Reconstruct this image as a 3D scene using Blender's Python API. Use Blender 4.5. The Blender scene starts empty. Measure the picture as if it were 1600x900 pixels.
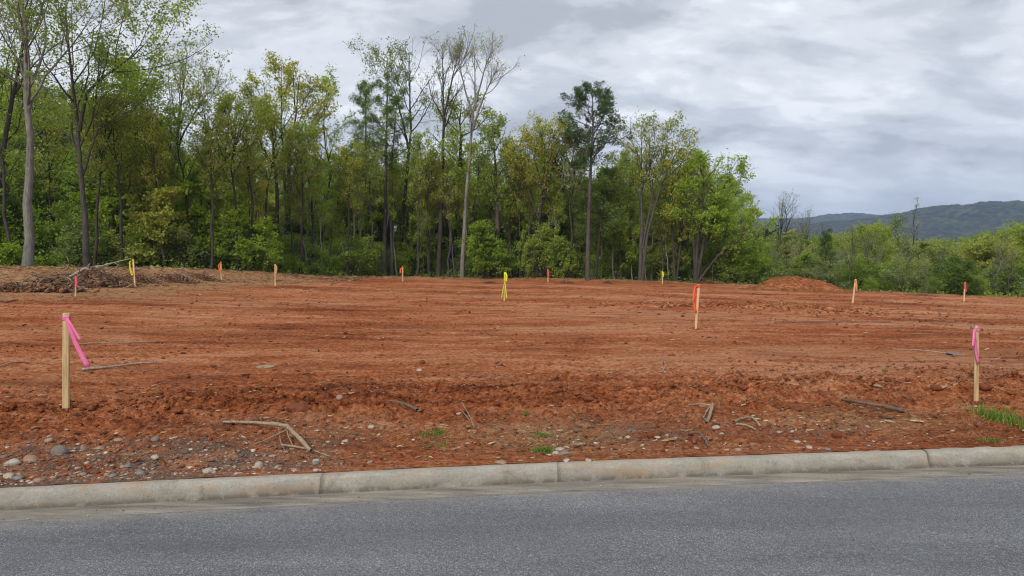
import bpy, math, random
import numpy as np
from mathutils import Vector

rng = np.random.default_rng(11)
random.seed(11)
C = bpy.context.scene.collection
sc = bpy.context.scene

# ------------------------------------------------------------------ camera
F = 1150.0                       # focal length in pixels of the 1600 px wide photograph
CAM = np.array([0.0, 0.0, 1.65])
PITCH = math.atan(50 / F)
cd = bpy.data.cameras.new('camera')
cam = bpy.data.objects.new('camera', cd)
C.objects.link(cam)
cd.sensor_width = 36
cd.lens = F / 1600 * 36
cd.clip_start = 0.1
cd.clip_end = 20000
cam.location = CAM
cam.rotation_euler = (math.pi / 2 - PITCH, 0, 0)
sc.camera = cam

# ------------------------------------------------------------------ render look
sc.view_settings.view_transform = 'Standard'
sc.view_settings.look = 'None'
sc.view_settings.exposure = 1.20
sc.view_settings.gamma = 1.0
sc.view_settings.use_curve_mapping = False
sc.cycles.max_bounces = 12
sc.cycles.diffuse_bounces = 6
sc.cycles.glossy_bounces = 2
sc.cycles.transmission_bounces = 10
sc.cycles.volume_bounces = 0
sc.cycles.use_fast_gi = False
sc.cycles.filter_width = 1.1

SUN_EL, SUN_AZ = math.radians(36), math.radians(205)   # azimuth clockwise from +Y (the view direction)
SUN_STRENGTH = 1.5


# ------------------------------------------------------------------ node helper
class NT:
    def __init__(s, tree):
        s.t = tree

    def n(s, typ, **kw):
        nd = s.t.nodes.new(typ)
        ins = kw.pop('ins', {})
        for k, v in kw.items():
            setattr(nd, k, v)
        for k, v in ins.items():
            s.set(nd.inputs[k], v)
        return nd

    def set(s, sock, v):
        if hasattr(v, 'is_linked') or isinstance(v, bpy.types.NodeSocket):
            s.t.links.new(v, sock)
        else:
            sock.default_value = v

    def math(s, op, a, b=None, c=None, clamp=False):
        nd = s.n('ShaderNodeMath', operation=op, use_clamp=clamp)
        s.set(nd.inputs[0], a)
        if b is not None:
            s.set(nd.inputs[1], b)
        if c is not None:
            s.set(nd.inputs[2], c)
        return nd.outputs[0]

    def mix(s, f, a, b, blend='MIX'):
        nd = s.n('ShaderNodeMix', data_type='RGBA', blend_type=blend)
        s.set(nd.inputs[0], f)
        s.set(nd.inputs[6], a)
        s.set(nd.inputs[7], b)
        return nd.outputs[2]

    def ramp(s, f, stops, interp='LINEAR'):
        nd = s.n('ShaderNodeValToRGB')
        cr = nd.color_ramp
        cr.interpolation = interp
        while len(cr.elements) < len(stops):
            cr.elements.new(0.5)
        for e, (p, c) in zip(cr.elements, stops):
            e.position = p
            e.color = (c, c, c, 1) if not hasattr(c, '__len__') else (*c, 1)
        s.set(nd.inputs[0], f)
        return nd.outputs[0]

    def noise(s, vec, scale, detail=4, rough=0.55, dist=0.0, out='Fac'):
        nd = s.n('ShaderNodeTexNoise', ins={'Scale': scale, 'Detail': detail, 'Roughness': rough, 'Distortion': dist})
        s.set(nd.inputs['Vector'], vec)
        return nd.outputs[out]

    def mapping(s, vec, scale=(1, 1, 1), loc=(0, 0, 0), rot=(0, 0, 0)):
        nd = s.n('ShaderNodeMapping', ins={'Scale': scale, 'Location': loc, 'Rotation': rot})
        s.set(nd.inputs['Vector'], vec)
        return nd.outputs[0]


# ------------------------------------------------------------------ sky and sun
world = bpy.data.worlds.new('World')
sc.world = world
world.use_nodes = True
wt = NT(world.node_tree)
wt.t.nodes.clear()
wo = wt.n('ShaderNodeOutputWorld')
bg = wt.n('ShaderNodeBackground', ins={'Strength': 0.1})
wt.t.links.new(bg.outputs[0], wo.inputs['Surface'])
sky = wt.n('ShaderNodeTexSky', sky_type='NISHITA')
sky.sun_disc = False
sky.sun_elevation = SUN_EL
sky.sun_rotation = SUN_AZ
geo = wt.n('ShaderNodeNewGeometry')
sep = wt.n('ShaderNodeSeparateXYZ')
vneg = wt.n('ShaderNodeVectorMath', operation='SCALE', ins={'Scale': -1.0})
wt.t.links.new(geo.outputs['Incoming'], vneg.inputs[0])
wt.t.links.new(vneg.outputs[0], sep.inputs[0])
zc = wt.math('MAXIMUM', sep.outputs[2], 0.0)
den = wt.math('ADD', zc, 0.36)
comb = wt.n('ShaderNodeCombineXYZ')
wt.set(comb.inputs[0], wt.math('DIVIDE', sep.outputs[0], den))
wt.set(comb.inputs[1], wt.math('DIVIDE', sep.outputs[1], den))
cp = wt.mapping(comb.outputs[0], scale=(0.72, 1.15, 1), loc=(1.4, 6.2, 0), rot=(0, 0, 0.35))
n1 = wt.noise(cp, 2.0, 6, 0.55, 0.3)
n2 = wt.noise(cp, 5.2, 7, 0.56, 0.4)
n3 = wt.noise(cp, 12.0, 6, 0.6, 0.3)
cl = wt.math('MULTIPLY_ADD', n1, 0.50, wt.math('MULTIPLY', n2, 0.36))
cl = wt.math('MULTIPLY_ADD', n3, 0.14, cl)
lit = wt.ramp(cl, [(0.415, (0.222, 0.232, 0.248)), (0.47, (0.300, 0.312, 0.332)),
                   (0.525, (0.385, 0.398, 0.414)), (0.575, (0.475, 0.487, 0.500))], 'EASE')
hor = wt.ramp(zc, [(0.0, 1.0), (0.16, 0.0)], 'EASE')
lit = wt.mix(wt.math('MULTIPLY', hor, 0.30), lit, (0.445, 0.458, 0.474, 1))
lit10 = wt.mix(1.0, lit, (10, 10, 10, 1), 'MULTIPLY')
lit10.node.clamp_result = False
final = wt.mix(0.97, sky.outputs[0], lit10)
wt.set(bg.inputs['Color'], final)

sl = bpy.data.lights.new('sun', 'SUN')
sl.energy = SUN_STRENGTH
sl.angle = math.radians(20)
sl.color = (1.0, 0.965, 0.91)
so = bpy.data.objects.new('sun', sl)
C.objects.link(so)
so.location = (0, -20, 40)
sd = Vector((math.sin(SUN_AZ) * math.cos(SUN_EL), math.cos(SUN_AZ) * math.cos(SUN_EL), math.sin(SUN_EL)))
so.rotation_euler = sd.to_track_quat('Z', 'Y').to_euler()


# ------------------------------------------------------------------ numpy noise
def _hash(ix, iy, seed):
    h = (ix.astype(np.int64) * 374761393 + iy.astype(np.int64) * 668265263 + seed * 2147483647) & 0xFFFFFFFF
    h = ((h ^ (h >> 13)) * 1274126177) & 0xFFFFFFFF
    h = h ^ (h >> 16)
    return h


def perlin(x, y, seed=0):
    xi, yi = np.floor(x), np.floor(y)
    xf, yf = x - xi, y - yi
    u = xf * xf * xf * (xf * (xf * 6 - 15) + 10)
    v = yf * yf * yf * (yf * (yf * 6 - 15) + 10)

    def g(ax, ay):
        a = _hash(xi + ax, yi + ay, seed) / 4294967296.0 * 2 * math.pi
        return np.cos(a) * (xf - ax) + np.sin(a) * (yf - ay)
    return 1.4 * ((g(0, 0) * (1 - u) + g(1, 0) * u) * (1 - v) + (g(0, 1) * (1 - u) + g(1, 1) * u) * v)


def fbm(x, y, o=4, seed=0, gain=0.5):
    s, a, t = 0, 1.0, 0
    for i in range(o):
        s = s + a * perlin(x * 2 ** i + 17.3 * i, y * 2 ** i - 9.1 * i, seed + i)
        t += a
        a *= gain
    return s / t


def sstep(a, b, x):
    t = np.clip((x - a) / (b - a), 0, 1)
    return t * t * (3 - 2 * t)


def noise3(p, seed=0):
    return (perlin(p[:, 0], p[:, 1] + 3.7 * p[:, 2], seed) + perlin(p[:, 1] + 11.3, p[:, 2] - 2.9 * p[:, 0], seed + 5)) * 0.6


# ------------------------------------------------------------------ terrain functions
_kx = np.array([-400, -60, -20, -8, -3.62, -1.45, 0.0, 1.03, 2.67, 4.4, 8, 14, 30, 90, 400.])
_ky = np.array([-100, -9.5, 1.6, 4.35, 5.2, 5.56, 5.80, 5.94, 6.14, 6.33, 6.62, 6.85, 6.9, 3.0, -60.])


def _kerb_table():
    xs = np.linspace(-60, 90, 3001)
    ys = np.interp(xs, _kx, _ky)
    k = np.hanning(41)
    k /= k.sum()
    return xs, np.convolve(np.pad(ys, 20, mode='edge'), k, 'valid')


KX, KY = _kerb_table()


def kerb_y(x):
    return np.interp(x, KX, KY)


EDGE = np.array([(-90, 26), (-45, 28), (-27, 30), (-21.5, 31), (-17, 35), (-13.5, 41), (-8, 48.5), (0, 51), (8, 51),
                 (14, 50.5), (18, 49), (21, 46), (25, 44.5), (29, 43), (34, 42.5), (60, 40), (120, 36.)])


def edge_y(x):
    return np.interp(x, EDGE[:, 0], EDGE[:, 1])


def gauss(x, y, cx, cy, sx, sy):
    return np.exp(-((x - cx) / sx) ** 2 - ((y - cy) / sy) ** 2)


def H0(x, y):
    """smooth lie of the land"""
    x = np.asarray(x, float)
    y = np.asarray(y, float)
    s = sstep(8, 26, y)
    r = np.clip(x - 3, 0, 34)
    l = np.clip(-x - 2, 0, 20)
    z = -0.031 * r * s + 0.030 * l * s
    # berm of cleared earth at the far edge
    e = edge_y(x)
    d = y - e
    lf = sstep(-10, -17, x)
    z = z + (0.10 + 0.50 * lf) * np.exp(-(d / (1.0 + 1.6 * lf)) ** 2) * (1 - sstep(16, 24, x) * 0.8)
    # beyond the edge
    beyond = sstep(0, 14, d)
    z = z + beyond * (-0.35) * (1 - lf)
    az = x / np.maximum(y, 20)
    rm = sstep(0.28, 0.50, az)
    z = z - rm * (1.2 * sstep(0, 18, d) + 6.0 * sstep(15, 90, d)) * (1 - 0.62 * sstep(0.50, 0.72, az) * sstep(90, 190, y))
    z = z + 14 * sstep(250, 1200, y) * sstep(0.1, 0.4, az)
    return z


MOUND = (16.8, 43.0)


def mound(x, y):
    n = 1 + 0.35 * fbm(x * 0.9, y * 0.9, 3, 77)
    h = 0.74 * np.exp(-(np.abs((x - MOUND[0]) / 1.95) ** 3.2)) * np.exp(-((y - MOUND[1]) / 1.25) ** 2)
    h += 0.24 * gauss(x, y, 15.0, 42.7, 1.3, 1.1) + 0.16 * gauss(x, y, 18.9, 42.7, 0.9, 0.9)
    return h * n


def Hf(x, y, fine=True):
    z = H0(x, y)
    x = np.asarray(x, float)
    y = np.asarray(y, float)
    d = y - kerb_y(x)
    a = sstep(0.05, 0.7, d)
    verge = a * (1 - sstep(3.4, 5.2, d + 0.6 * fbm(x * 0.5, y * 0.5, 2, 5)))
    field = sstep(2.5, 4.5, d)
    far = sstep(10, 30, y)
    z = z + a * 0.035 * fbm(x * 0.35, y * 0.5, 3, 1)
    # windrow of loose soil a few metres behind the kerb
    rl = d - (2.65 + 0.60 * fbm(x * 0.45, y * 0.02, 3, 9))
    z = z + np.clip(0.045 + 0.15 * fbm(x * 0.9, y * 0.7, 3, 12) + 0.04 * sstep(0, 3, x), 0, 0.25) * np.exp(-(rl / (0.50 + 0.25 * fbm(x * 0.5, x * 0, 2, 15))) ** 2)
    # low spoil ridge in the middle distance, near the orange flagged stake
    z = z + 0.20 * gauss(x, y, 8.4, 25.0, 3.0, 1.1) * (1 + 0.9 * fbm(x * 1.4, y * 1.4, 3, 31))
    if fine:
        clod = np.abs(fbm(x * 2.6, y * 2.9, 4, 21, 0.62))
        z = z + verge * (0.190 * clod - 0.022) * (0.45 + 0.9 * np.clip(fbm(x * 0.7, y * 0.7, 2, 41) + 0.35, 0, 1))
        z = z + verge * 0.045 * np.abs(fbm(x * 9, y * 9, 3, 51, 0.6)) + verge * 0.012 * fbm(x * 24, y * 24, 2, 53)
        # grader and track streaks running across the field
        w = x + 0.9 * fbm(x * 0.15, y * 0.15, 2, 61)
        yy = y + 0.10 * x * np.sin(x * 0.05) + 0.8 * fbm(x * 0.12, y * 0.2, 2, 63)
        z = z + field * (0.024 + 0.035 * far) * fbm(w * 0.55, yy * 2.2, 4, 71, 0.6)
        z = z + field * 0.020 * fbm(w * 2.2, yy * 6.0, 3, 81, 0.6) + field * 0.030 * np.abs(fbm(x * 5, y * 6, 3, 83, 0.65))
        patch = np.clip(fbm(x * 0.22, y * 0.5, 3, 91) * 2.2 + 0.2, 0, 1)
        z = z + field * patch * (0.085 * np.abs(fbm(x * 2.4, y * 3.0, 4, 101, 0.65)))
        # mouldboard edge at far side: lumps
        e = np.abs(y - edge_y(x))
        z = z + np.exp(-(e / 1.6) ** 2) * 0.16 * np.abs(fbm(x * 1.2, y * 1.2, 4, 111, 0.6))
    z = z + mound(x, y)
    return z


def ray(px, py):
    return np.array([(px - 800) / F, 1.0, 0]) * 1.0, (450 - py) / F


def ray_dir(px, py):
    u, v = (px - 800) / F, (450 - py) / F
    c, s = math.cos(PITCH), math.sin(PITCH)
    d = np.array([u, c + v * s, -s + v * c])
    return d


def at(px, py, fine=True):
    """ground point seen at a pixel of the photograph"""
    d = ray_dir(px, py)
    ts = np.concatenate([np.linspace(3, 14, 1200), np.linspace(14, 90, 2500)])
    P = CAM[None] + ts[:, None] * d[None]
    h = Hf(P[:, 0], P[:, 1], fine)
    below = np.nonzero(P[:, 2] <= h)[0]
    i = below[0] if len(below) else len(ts) - 1
    return np.array([P[i, 0], P[i, 1], h[i]])


def above(px, py, Y):
    """point in the vertical plane at distance Y"""
    d = ray_dir(px, py)
    return CAM + d * (Y / d[1])


# ------------------------------------------------------------------ mesh helpers
def make_mesh(name, verts, faces, smooth=False, mat=None, attrs=None):
    """faces: int array (n,k) or list of such arrays"""
    if not isinstance(faces, (list, tuple)):
        faces = [faces]
    faces = [np.asarray(f, dtype=np.int32) for f in faces if len(f)]
    me = bpy.data.meshes.new(name)
    verts = np.asarray(verts, dtype=np.float32)
    me.vertices.add(len(verts))
    me.vertices.foreach_set('co', verts.ravel())
    idx = np.concatenate([f.ravel() for f in faces])
    tot = np.concatenate([np.full(len(f), f.shape[1], np.int32) for f in faces])
    st = np.concatenate([[0], np.cumsum(tot)[:-1]]).astype(np.int32)
    me.loops.add(len(idx))
    me.loops.foreach_set('vertex_index', idx)
    me.polygons.add(len(tot))
    me.polygons.foreach_set('loop_start', st)
    me.polygons.foreach_set('loop_total', tot)
    if smooth:
        me.polygons.foreach_set('use_smooth', np.ones(len(tot), bool))
    me.update(calc_edges=True)
    if attrs:
        for k, v in attrs.items():
            a = me.attributes.new(k, 'FLOAT', 'POINT')
            a.data.foreach_set('value', np.asarray(v, np.float32))
    if mat:
        me.materials.append(mat)
    return me


def link(name, data, parent=None, loc=None):
    o = bpy.data.objects.new(name, data)
    C.objects.link(o)
    if parent is not None:
        o.parent = parent
    if loc is not None:
        o.location = loc
    return o


def tag(o, label=None, cat=None, group=None, kind=None):
    if label:
        o['label'] = label
    if cat:
        o['category'] = cat
    if group:
        o['group'] = group
    if kind:
        o['kind'] = kind
    return o


def thing(name, label, cat, loc=(0, 0, 0), group=None):
    return tag(link(name, None, None, loc), label, cat, group)


def norm(v):
    return v / np.maximum(np.linalg.norm(v, axis=-1, keepdims=True), 1e-9)


def tubes(P, R, sides, phase=None):
    """P (B,K,3), R (B,K) -> verts, quads"""
    B, K, _ = P.shape
    T = np.empty_like(P)
    T[:, 1:-1] = P[:, 2:] - P[:, :-2]
    T[:, 0] = P[:, 1] - P[:, 0]
    T[:, -1] = P[:, -1] - P[:, -2]
    T = norm(T)
    ref = np.where(np.abs(T[:, :1, 2:3]) > 0.8, np.array([1., 0, 0]), np.array([0, 0, 1.]))
    U = norm(np.cross(T, np.broadcast_to(ref, T.shape)))
    W = np.cross(T, U)
    a = np.arange(sides) * 2 * math.pi / sides
    V = P[:, :, None] + R[:, :, None, None] * (np.cos(a)[None, None, :, None] * U[:, :, None] + np.sin(a)[None, None, :, None] * W[:, :, None])
    idx = np.arange(B * K * sides).reshape(B, K, sides)
    q = np.stack([idx[:, :-1], np.roll(idx[:, :-1], -1, 2), np.roll(idx[:, 1:], -1, 2), idx[:, 1:]], -1).reshape(-1, 4)
    return V.reshape(-1, 3), q


def join(parts):
    """[(verts, faces)] with equal face size -> one"""
    vs, fs, n = [], [], 0
    for v, f in parts:
        vs.append(v)
        fs.append(f + n)
        n += len(v)
    return np.concatenate(vs), np.concatenate(fs)


def ico(sub=1):
    import bmesh
    bm = bmesh.new()
    bmesh.ops.create_icosphere(bm, subdivisions=sub, radius=1)
    v = np.array([w.co[:] for w in bm.verts])
    f = np.array([[w.index for w in fc.verts] for fc in bm.faces])
    bm.free()
    return v, f


ICO1, ICO2, ICO3 = ico(1), ico(2), ico(3)


def rand_rot(n, r=rng):
    q = norm(r.normal(size=(n, 4)))
    w, x, y, z = q.T
    return np.stack([np.stack([1 - 2 * (y * y + z * z), 2 * (x * y - z * w), 2 * (x * z + y * w)], -1),
                     np.stack([2 * (x * y + z * w), 1 - 2 * (x * x + z * z), 2 * (y * z - x * w)], -1),
                     np.stack([2 * (x * z - y * w), 2 * (y * z + x * w), 1 - 2 * (x * x + y * y)], -1)], 1)


def scatter_lumps(pos, size, base=ICO1, squash=(0.6, 1.0), rough=0.25, r=rng, sink=0.25, flat=0.7):
    """many stones or clods as one mesh"""
    bv, bf = base
    n = len(pos)
    pn = norm(r.normal(size=(n, 8, 3)))
    pd = r.uniform(0.50, 0.95, size=(n, 8, 1))
    cut = np.minimum(1.0, (pd / np.maximum(np.einsum('nkc,vc->nkv', pn, bv), 0.05)).min(1))[:, :, None]
    var = 1 + rough * r.normal(size=(n, len(bv), 1))
    if len(bv) > 20:
        k = norm(r.normal(size=(n, 5, 3)))
        amp = rough * r.uniform(0.4, 1.2, size=(n, 5, 1))
        var = 1 + np.einsum('nkx,nkv->nvx', amp, np.sin(2.2 * np.einsum('nkc,vc->nkv', k, bv)))
        var = np.clip(var, 0.6, 1.45)
    V = bv[None] * var * cut
    sc3 = np.stack([r.uniform(0.7, 1.3, n), r.uniform(squash[0], squash[1], n), r.uniform(0.5, 0.9, n)], -1)
    V = V * sc3[:, None]
    V = np.einsum('nij,nvj->nvi', rand_rot(n, r), V)
    V[:, :, 2] *= flat
    V = V * size[:, None, None]
    V = V + pos[:, None]
    V[:, :, 2] += (size * (0.5 - sink) * flat)[:, None]
    Fs = bf[None] + (np.arange(n) * len(bv))[:, None, None]
    return V.reshape(-1, 3), Fs.reshape(-1, bf.shape[1])


def slivers(pos, length, width, dirs, r=rng, lift=0.0):
    """chips and straws: thin three-sided prisms with a bend"""
    n = len(pos)
    up = np.array([0, 0, 1.0])
    mid = dirs * 0 + up * (r.uniform(-0.08, 0.25, (n, 1)) * length[:, None])
    P = np.stack([pos - dirs * length[:, None] / 2, pos + mid * 0.5, pos + dirs * length[:, None] / 2 + up * (r.uniform(-0.1, 0.3, (n, 1)) * length[:, None])], 1)
    P[:, :, 2] += lift + width[:, None] * 0.4
    Rr = np.stack([width * 0.5, width * 0.6, width * 0.3], 1)
    return tubes(P, Rr, 3)


# ------------------------------------------------------------------ materials
def new_mat(name):
    m = bpy.data.materials.new(name)
    m.use_nodes = True
    t = NT(m.node_tree)
    t.t.nodes.clear()
    out = t.n('ShaderNodeOutputMaterial')
    return m, t, out


def bsdf(t, out, color, rough=0.8, bump=None, bstr=0.5, bdist=0.02, spec=0.3):
    b = t.n('ShaderNodeBsdfPrincipled', ins={'Base Color': color, 'Roughness': rough, 'Specular IOR Level': spec})
    if bump is not None:
        bp = t.n('ShaderNodeBump', ins={'Strength': bstr, 'Distance': bdist, 'Height': bump})
        t.t.links.new(bp.outputs[0], b.inputs['Normal'])
    t.t.links.new(b.outputs[0], out.inputs['Surface'])
    return b


def coords(t, which='Object'):
    return t.n('ShaderNodeTexCoord').outputs[which]


def island(t):
    return t.n('ShaderNodeNewGeometry').outputs['Random Per Island']


def mat_soil(clod=False):
    m, t, out = new_mat('red_clay_clod' if clod else 'red_clay_soil')
    co = coords(t)
    wob = t.noise(t.mapping(co, (0.25, 0.25, 0.25)), 1.0, 2)
    wv = t.n('ShaderNodeVectorMath', operation='MULTIPLY_ADD', ins={1: (0, 1.6, 0)})
    cv = t.n('ShaderNodeCombineXYZ')
    t.set(cv.inputs[0], wob)
    t.set(cv.inputs[1], wob)
    t.set(wv.inputs[0], cv.outputs[0])
    t.set(wv.inputs[2], co)
    cw = wv.outputs[0]
    streak = t.noise(t.mapping(cw, (0.30, 2.0, 1)), 1.0, 6, 0.62)
    streak2 = t.noise(t.mapping(cw, (0.9, 6.5, 1), (3, 1, 0)), 1.0, 5, 0.6)
    big = t.noise(t.mapping(co, (0.16, 0.30, 1), (5, 2, 0)), 1.0, 3)
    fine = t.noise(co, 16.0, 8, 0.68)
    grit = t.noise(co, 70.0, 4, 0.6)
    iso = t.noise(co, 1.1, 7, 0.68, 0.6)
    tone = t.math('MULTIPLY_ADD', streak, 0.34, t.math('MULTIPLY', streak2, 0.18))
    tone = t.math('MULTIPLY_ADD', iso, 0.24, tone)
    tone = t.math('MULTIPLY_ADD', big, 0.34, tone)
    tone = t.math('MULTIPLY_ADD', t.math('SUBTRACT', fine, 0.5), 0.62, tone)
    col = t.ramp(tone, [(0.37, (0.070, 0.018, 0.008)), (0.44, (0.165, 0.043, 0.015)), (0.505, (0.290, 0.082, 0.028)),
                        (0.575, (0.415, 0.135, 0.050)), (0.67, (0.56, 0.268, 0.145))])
    # pale compacted tracks and pinkish scrapes
    pale = t.n('ShaderNodeAttribute', attribute_name='pale').outputs['Fac']
    pm = t.math('MULTIPLY', pale, t.ramp(t.noise(t.mapping(cw, (0.5, 4, 1), (9, 4, 0)), 1.0, 6, 0.65), [(0.40, 0.0), (0.58, 1.0)]))
    col = t.mix(t.math('MULTIPLY', pm, 0.78), col, (0.56, 0.295, 0.165, 1))
    # greyish gravelly subsoil
    gr = t.n('ShaderNodeAttribute', attribute_name='grey').outputs['Fac']
    gcol = t.ramp(t.noise(co, 45.0, 5, 0.7), [(0.3, (0.055, 0.040, 0.032)), (0.5, (0.15, 0.105, 0.078)), (0.7, (0.34, 0.27, 0.215))])
    gm = t.math('MULTIPLY', gr, t.ramp(t.noise(co, 3.0, 5, 0.65), [(0.36, 0.1), (0.6, 1.0)]))
    col = t.mix(t.math('MULTIPLY', gm, 0.85), col, gcol)
    # straw and chipped wood dressing
    st = t.n('ShaderNodeAttribute', attribute_name='straw').outputs['Fac']
    scol = t.ramp(t.noise(t.mapping(co, (1.2, 3.5, 2)), 4.0, 8, 0.75), [(0.34, (0.11, 0.060, 0.030)), (0.48, (0.32, 0.205, 0.10)), (0.60, (0.56, 0.40, 0.215))])
    sm = t.math('MULTIPLY', st, t.ramp(t.noise(co, 5.0, 6, 0.7), [(0.35, 0.15), (0.6, 1.0)]))
    col = t.mix(t.math('MULTIPLY', sm, 0.8), col, scol)
    # forest floor litter
    fl = t.n('ShaderNodeAttribute', attribute_name='litter').outputs['Fac']
    fcol = t.ramp(t.noise(co, 4.0, 6, 0.7), [(0.3, (0.03, 0.028, 0.015)), (0.5, (0.07, 0.055, 0.03)), (0.65, (0.06, 0.085, 0.022)), (0.8, (0.14, 0.11, 0.06))])
    col = t.mix(fl, col, fcol)
    if clod:
        col = t.mix(1.0, col, t.ramp(island(t), [(0.0, 0.55), (0.6, 0.95), (1.0, 1.25)]), 'MULTIPLY')
    col = t.mix(0.55, col, t.ramp(grit, [(0.25, 0.35), (0.5, 0.95), (0.8, 1.5)]), 'MULTIPLY')
    h = t.math('MULTIPLY_ADD', fine, 1.0, t.math('MULTIPLY', grit, 0.30))
    h = t.math('MULTIPLY_ADD', streak2, 0.8, h)
    bsdf(t, out, col, 0.95, h, 1.0, 0.085, 0.08)
    return m


def mat_island(name, stops, rough=0.9, scale=25.0, amt=0.35, bstr=0.5, bdist=0.01, spec=0.2):
    """colour per loose piece plus grain"""
    m, t, out = new_mat(name)
    co = coords(t)
    r = island(t)
    n = t.noise(co, scale, 5, 0.65)
    col = t.ramp(r, stops)
    col = t.mix(amt, col, t.ramp(n, [(0.25, 0.45), (0.5, 1.0), (0.75, 1.5)]), 'MULTIPLY')
    bsdf(t, out, col, rough, n, bstr, bdist, spec)
    return m


def mat_leaf(name, a, b, c, trans=0.5, scale=0.7):
    m, t, out = new_mat(name)
    co = coords(t)
    r = island(t)
    n = t.noise(co, scale, 3, 0.6)
    f = t.math('MULTIPLY_ADD', r, 0.55, t.math('MULTIPLY_ADD', n, 1.3, -0.42))
    col = t.ramp(f, [(0.1, a), (0.5, b), (0.9, c)])
    oi = t.n('ShaderNodeObjectInfo').outputs['Random']
    col = t.mix(0.5, col, t.ramp(oi, [(0.0, (0.72, 0.80, 0.8)), (0.5, (1.0, 1.0, 1.0)), (1.0, (1.3, 1.15, 0.95))]), 'MULTIPLY')
    d = t.n('ShaderNodeBsdfDiffuse', ins={'Color': col})
    tr = t.n('ShaderNodeBsdfTranslucent', ins={'Color': t.mix(1.0, col, (1.5, 1.5, 1.0, 1), 'MULTIPLY')})
    mx = t.n('ShaderNodeMixShader', ins={0: trans})
    t.t.links.new(d.outputs[0], mx.inputs[1])
    t.t.links.new(tr.outputs[0], mx.inputs[2])
    t.t.links.new(mx.outputs[0], out.inputs['Surface'])
    return m


def mat_bark(name, a, b, scale=3.0):
    m, t, out = new_mat(name)
    co = coords(t)
    n = t.noise(t.mapping(co, (6, 6, 1.1)), scale, 6, 0.65)
    n2 = t.noise(co, 1.3, 4, 0.6)
    f = t.math('MULTIPLY_ADD', n, 0.7, t.math('MULTIPLY', n2, 0.35))
    col = t.ramp(f, [(0.36, a), (0.68, b)])
    bsdf(t, out, col, 0.9, n, 0.8, 0.03, 0.15)
    return m


M = {}
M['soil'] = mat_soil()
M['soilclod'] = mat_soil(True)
M['clod'] = mat_island('soil_clod', [(0, (0.08, 0.024, 0.012)), (0.45, (0.205, 0.063, 0.024)), (0.8, (0.29, 0.098, 0.038)), (1, (0.38, 0.145, 0.065))], 0.95, 30)
M['mound'] = mat_island('mound_soil', [(0, (0.165, 0.050, 0.016)), (1, (0.225, 0.078, 0.024))], 0.95, 3, 0.95, 1.0, 0.25)
M['pebble'] = mat_island('pebble_stone', [(0, (0.07, 0.058, 0.05)), (0.3, (0.15, 0.12, 0.10)), (0.5, (0.20, 0.10, 0.062)), (0.7, (0.26, 0.20, 0.15)), (0.9, (0.36, 0.29, 0.225)), (1, (0.48, 0.42, 0.35))], 0.8, 40)
M['chip'] = mat_island('dry_chip', [(0, (0.05, 0.026, 0.016)), (0.4, (0.15, 0.065, 0.035)), (0.75, (0.27, 0.15, 0.085)), (0.93, (0.40, 0.26, 0.16)), (1, (0.55, 0.40, 0.28))], 0.9, 30)
M['strawchip'] = mat_island('straw_chip', [(0, (0.07, 0.042, 0.024)), (0.4, (0.17, 0.105, 0.055)), (0.75, (0.30, 0.20, 0.105)), (1, (0.50, 0.38, 0.22))], 0.9, 30)
M['leaf_fresh'] = mat_leaf('fresh_green_leaves', (0.162, 0.230, 0.029), (0.269, 0.364, 0.050), (0.386, 0.487, 0.084))
M['leaf_mid'] = mat_leaf('mid_green_leaves', (0.139, 0.193, 0.038), (0.241, 0.316, 0.063), (0.358, 0.431, 0.099))
M['leaf_olive'] = mat_leaf('olive_leaves', (0.171, 0.192, 0.043), (0.301, 0.326, 0.072), (0.440, 0.440, 0.118))
M['leaf_pale'] = mat_leaf('pale_budding_leaves', (0.163, 0.195, 0.052), (0.254, 0.293, 0.081), (0.377, 0.403, 0.143))
M['leaf_deep'] = mat_leaf('deep_green_leaves', (0.085, 0.134, 0.032), (0.147, 0.216, 0.049), (0.228, 0.310, 0.075), 0.4)
M['leaf_grey'] = mat_leaf('grey_green_leaves', (0.147, 0.179, 0.075), (0.244, 0.284, 0.114), (0.358, 0.400, 0.179), 0.4)
M['needle'] = mat_leaf('pine_needles', (0.039, 0.073, 0.029), (0.073, 0.124, 0.044), (0.130, 0.195, 0.065), 0.2)
M['bark_pale'] = mat_bark('pale_grey_bark', (0.080, 0.072, 0.064), (0.26, 0.24, 0.215))
M['bark_grey'] = mat_bark('grey_brown_bark', (0.036, 0.031, 0.027), (0.115, 0.100, 0.086))
M['bark_dark'] = mat_bark('dark_bark', (0.026, 0.021, 0.018), (0.080, 0.068, 0.056))
M['twig'] = mat_bark('dry_root_wood', (0.15, 0.10, 0.065), (0.42, 0.32, 0.215), 8)
M['twig_pale'] = mat_bark('bleached_wood', (0.19, 0.155, 0.12), (0.46, 0.40, 0.33), 8)
M['twig_dark'] = mat_bark('dark_root_wood', (0.065, 0.040, 0.027), (0.22, 0.145, 0.098), 8)


# ------------------------------------------------------------------ ground of the cleared lot
TRACKS = [[(1160, 500), (1230, 494), (1320, 488), (1400, 492), (1480, 501), (1600, 518)], [(1180, 506), (1250, 499), (1330, 494), (1410, 499), (1500, 511), (1600, 528)],
          [(700, 478), (900, 482), (1080, 476), (1250, 484), (1400, 481)], [(720, 474), (900, 477), (1080, 472), (1250, 479), (1400, 477)],
          [(480, 466), (620, 470), (760, 464)], [(1140, 585), (1260, 577), (1400, 583), (1500, 572), (1600, 560)], [(1150, 600), (1280, 590), (1400, 597), (1520, 585)],
          [(250, 500), (400, 492), (560, 497), (700, 489)]]
_TR = []


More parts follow.
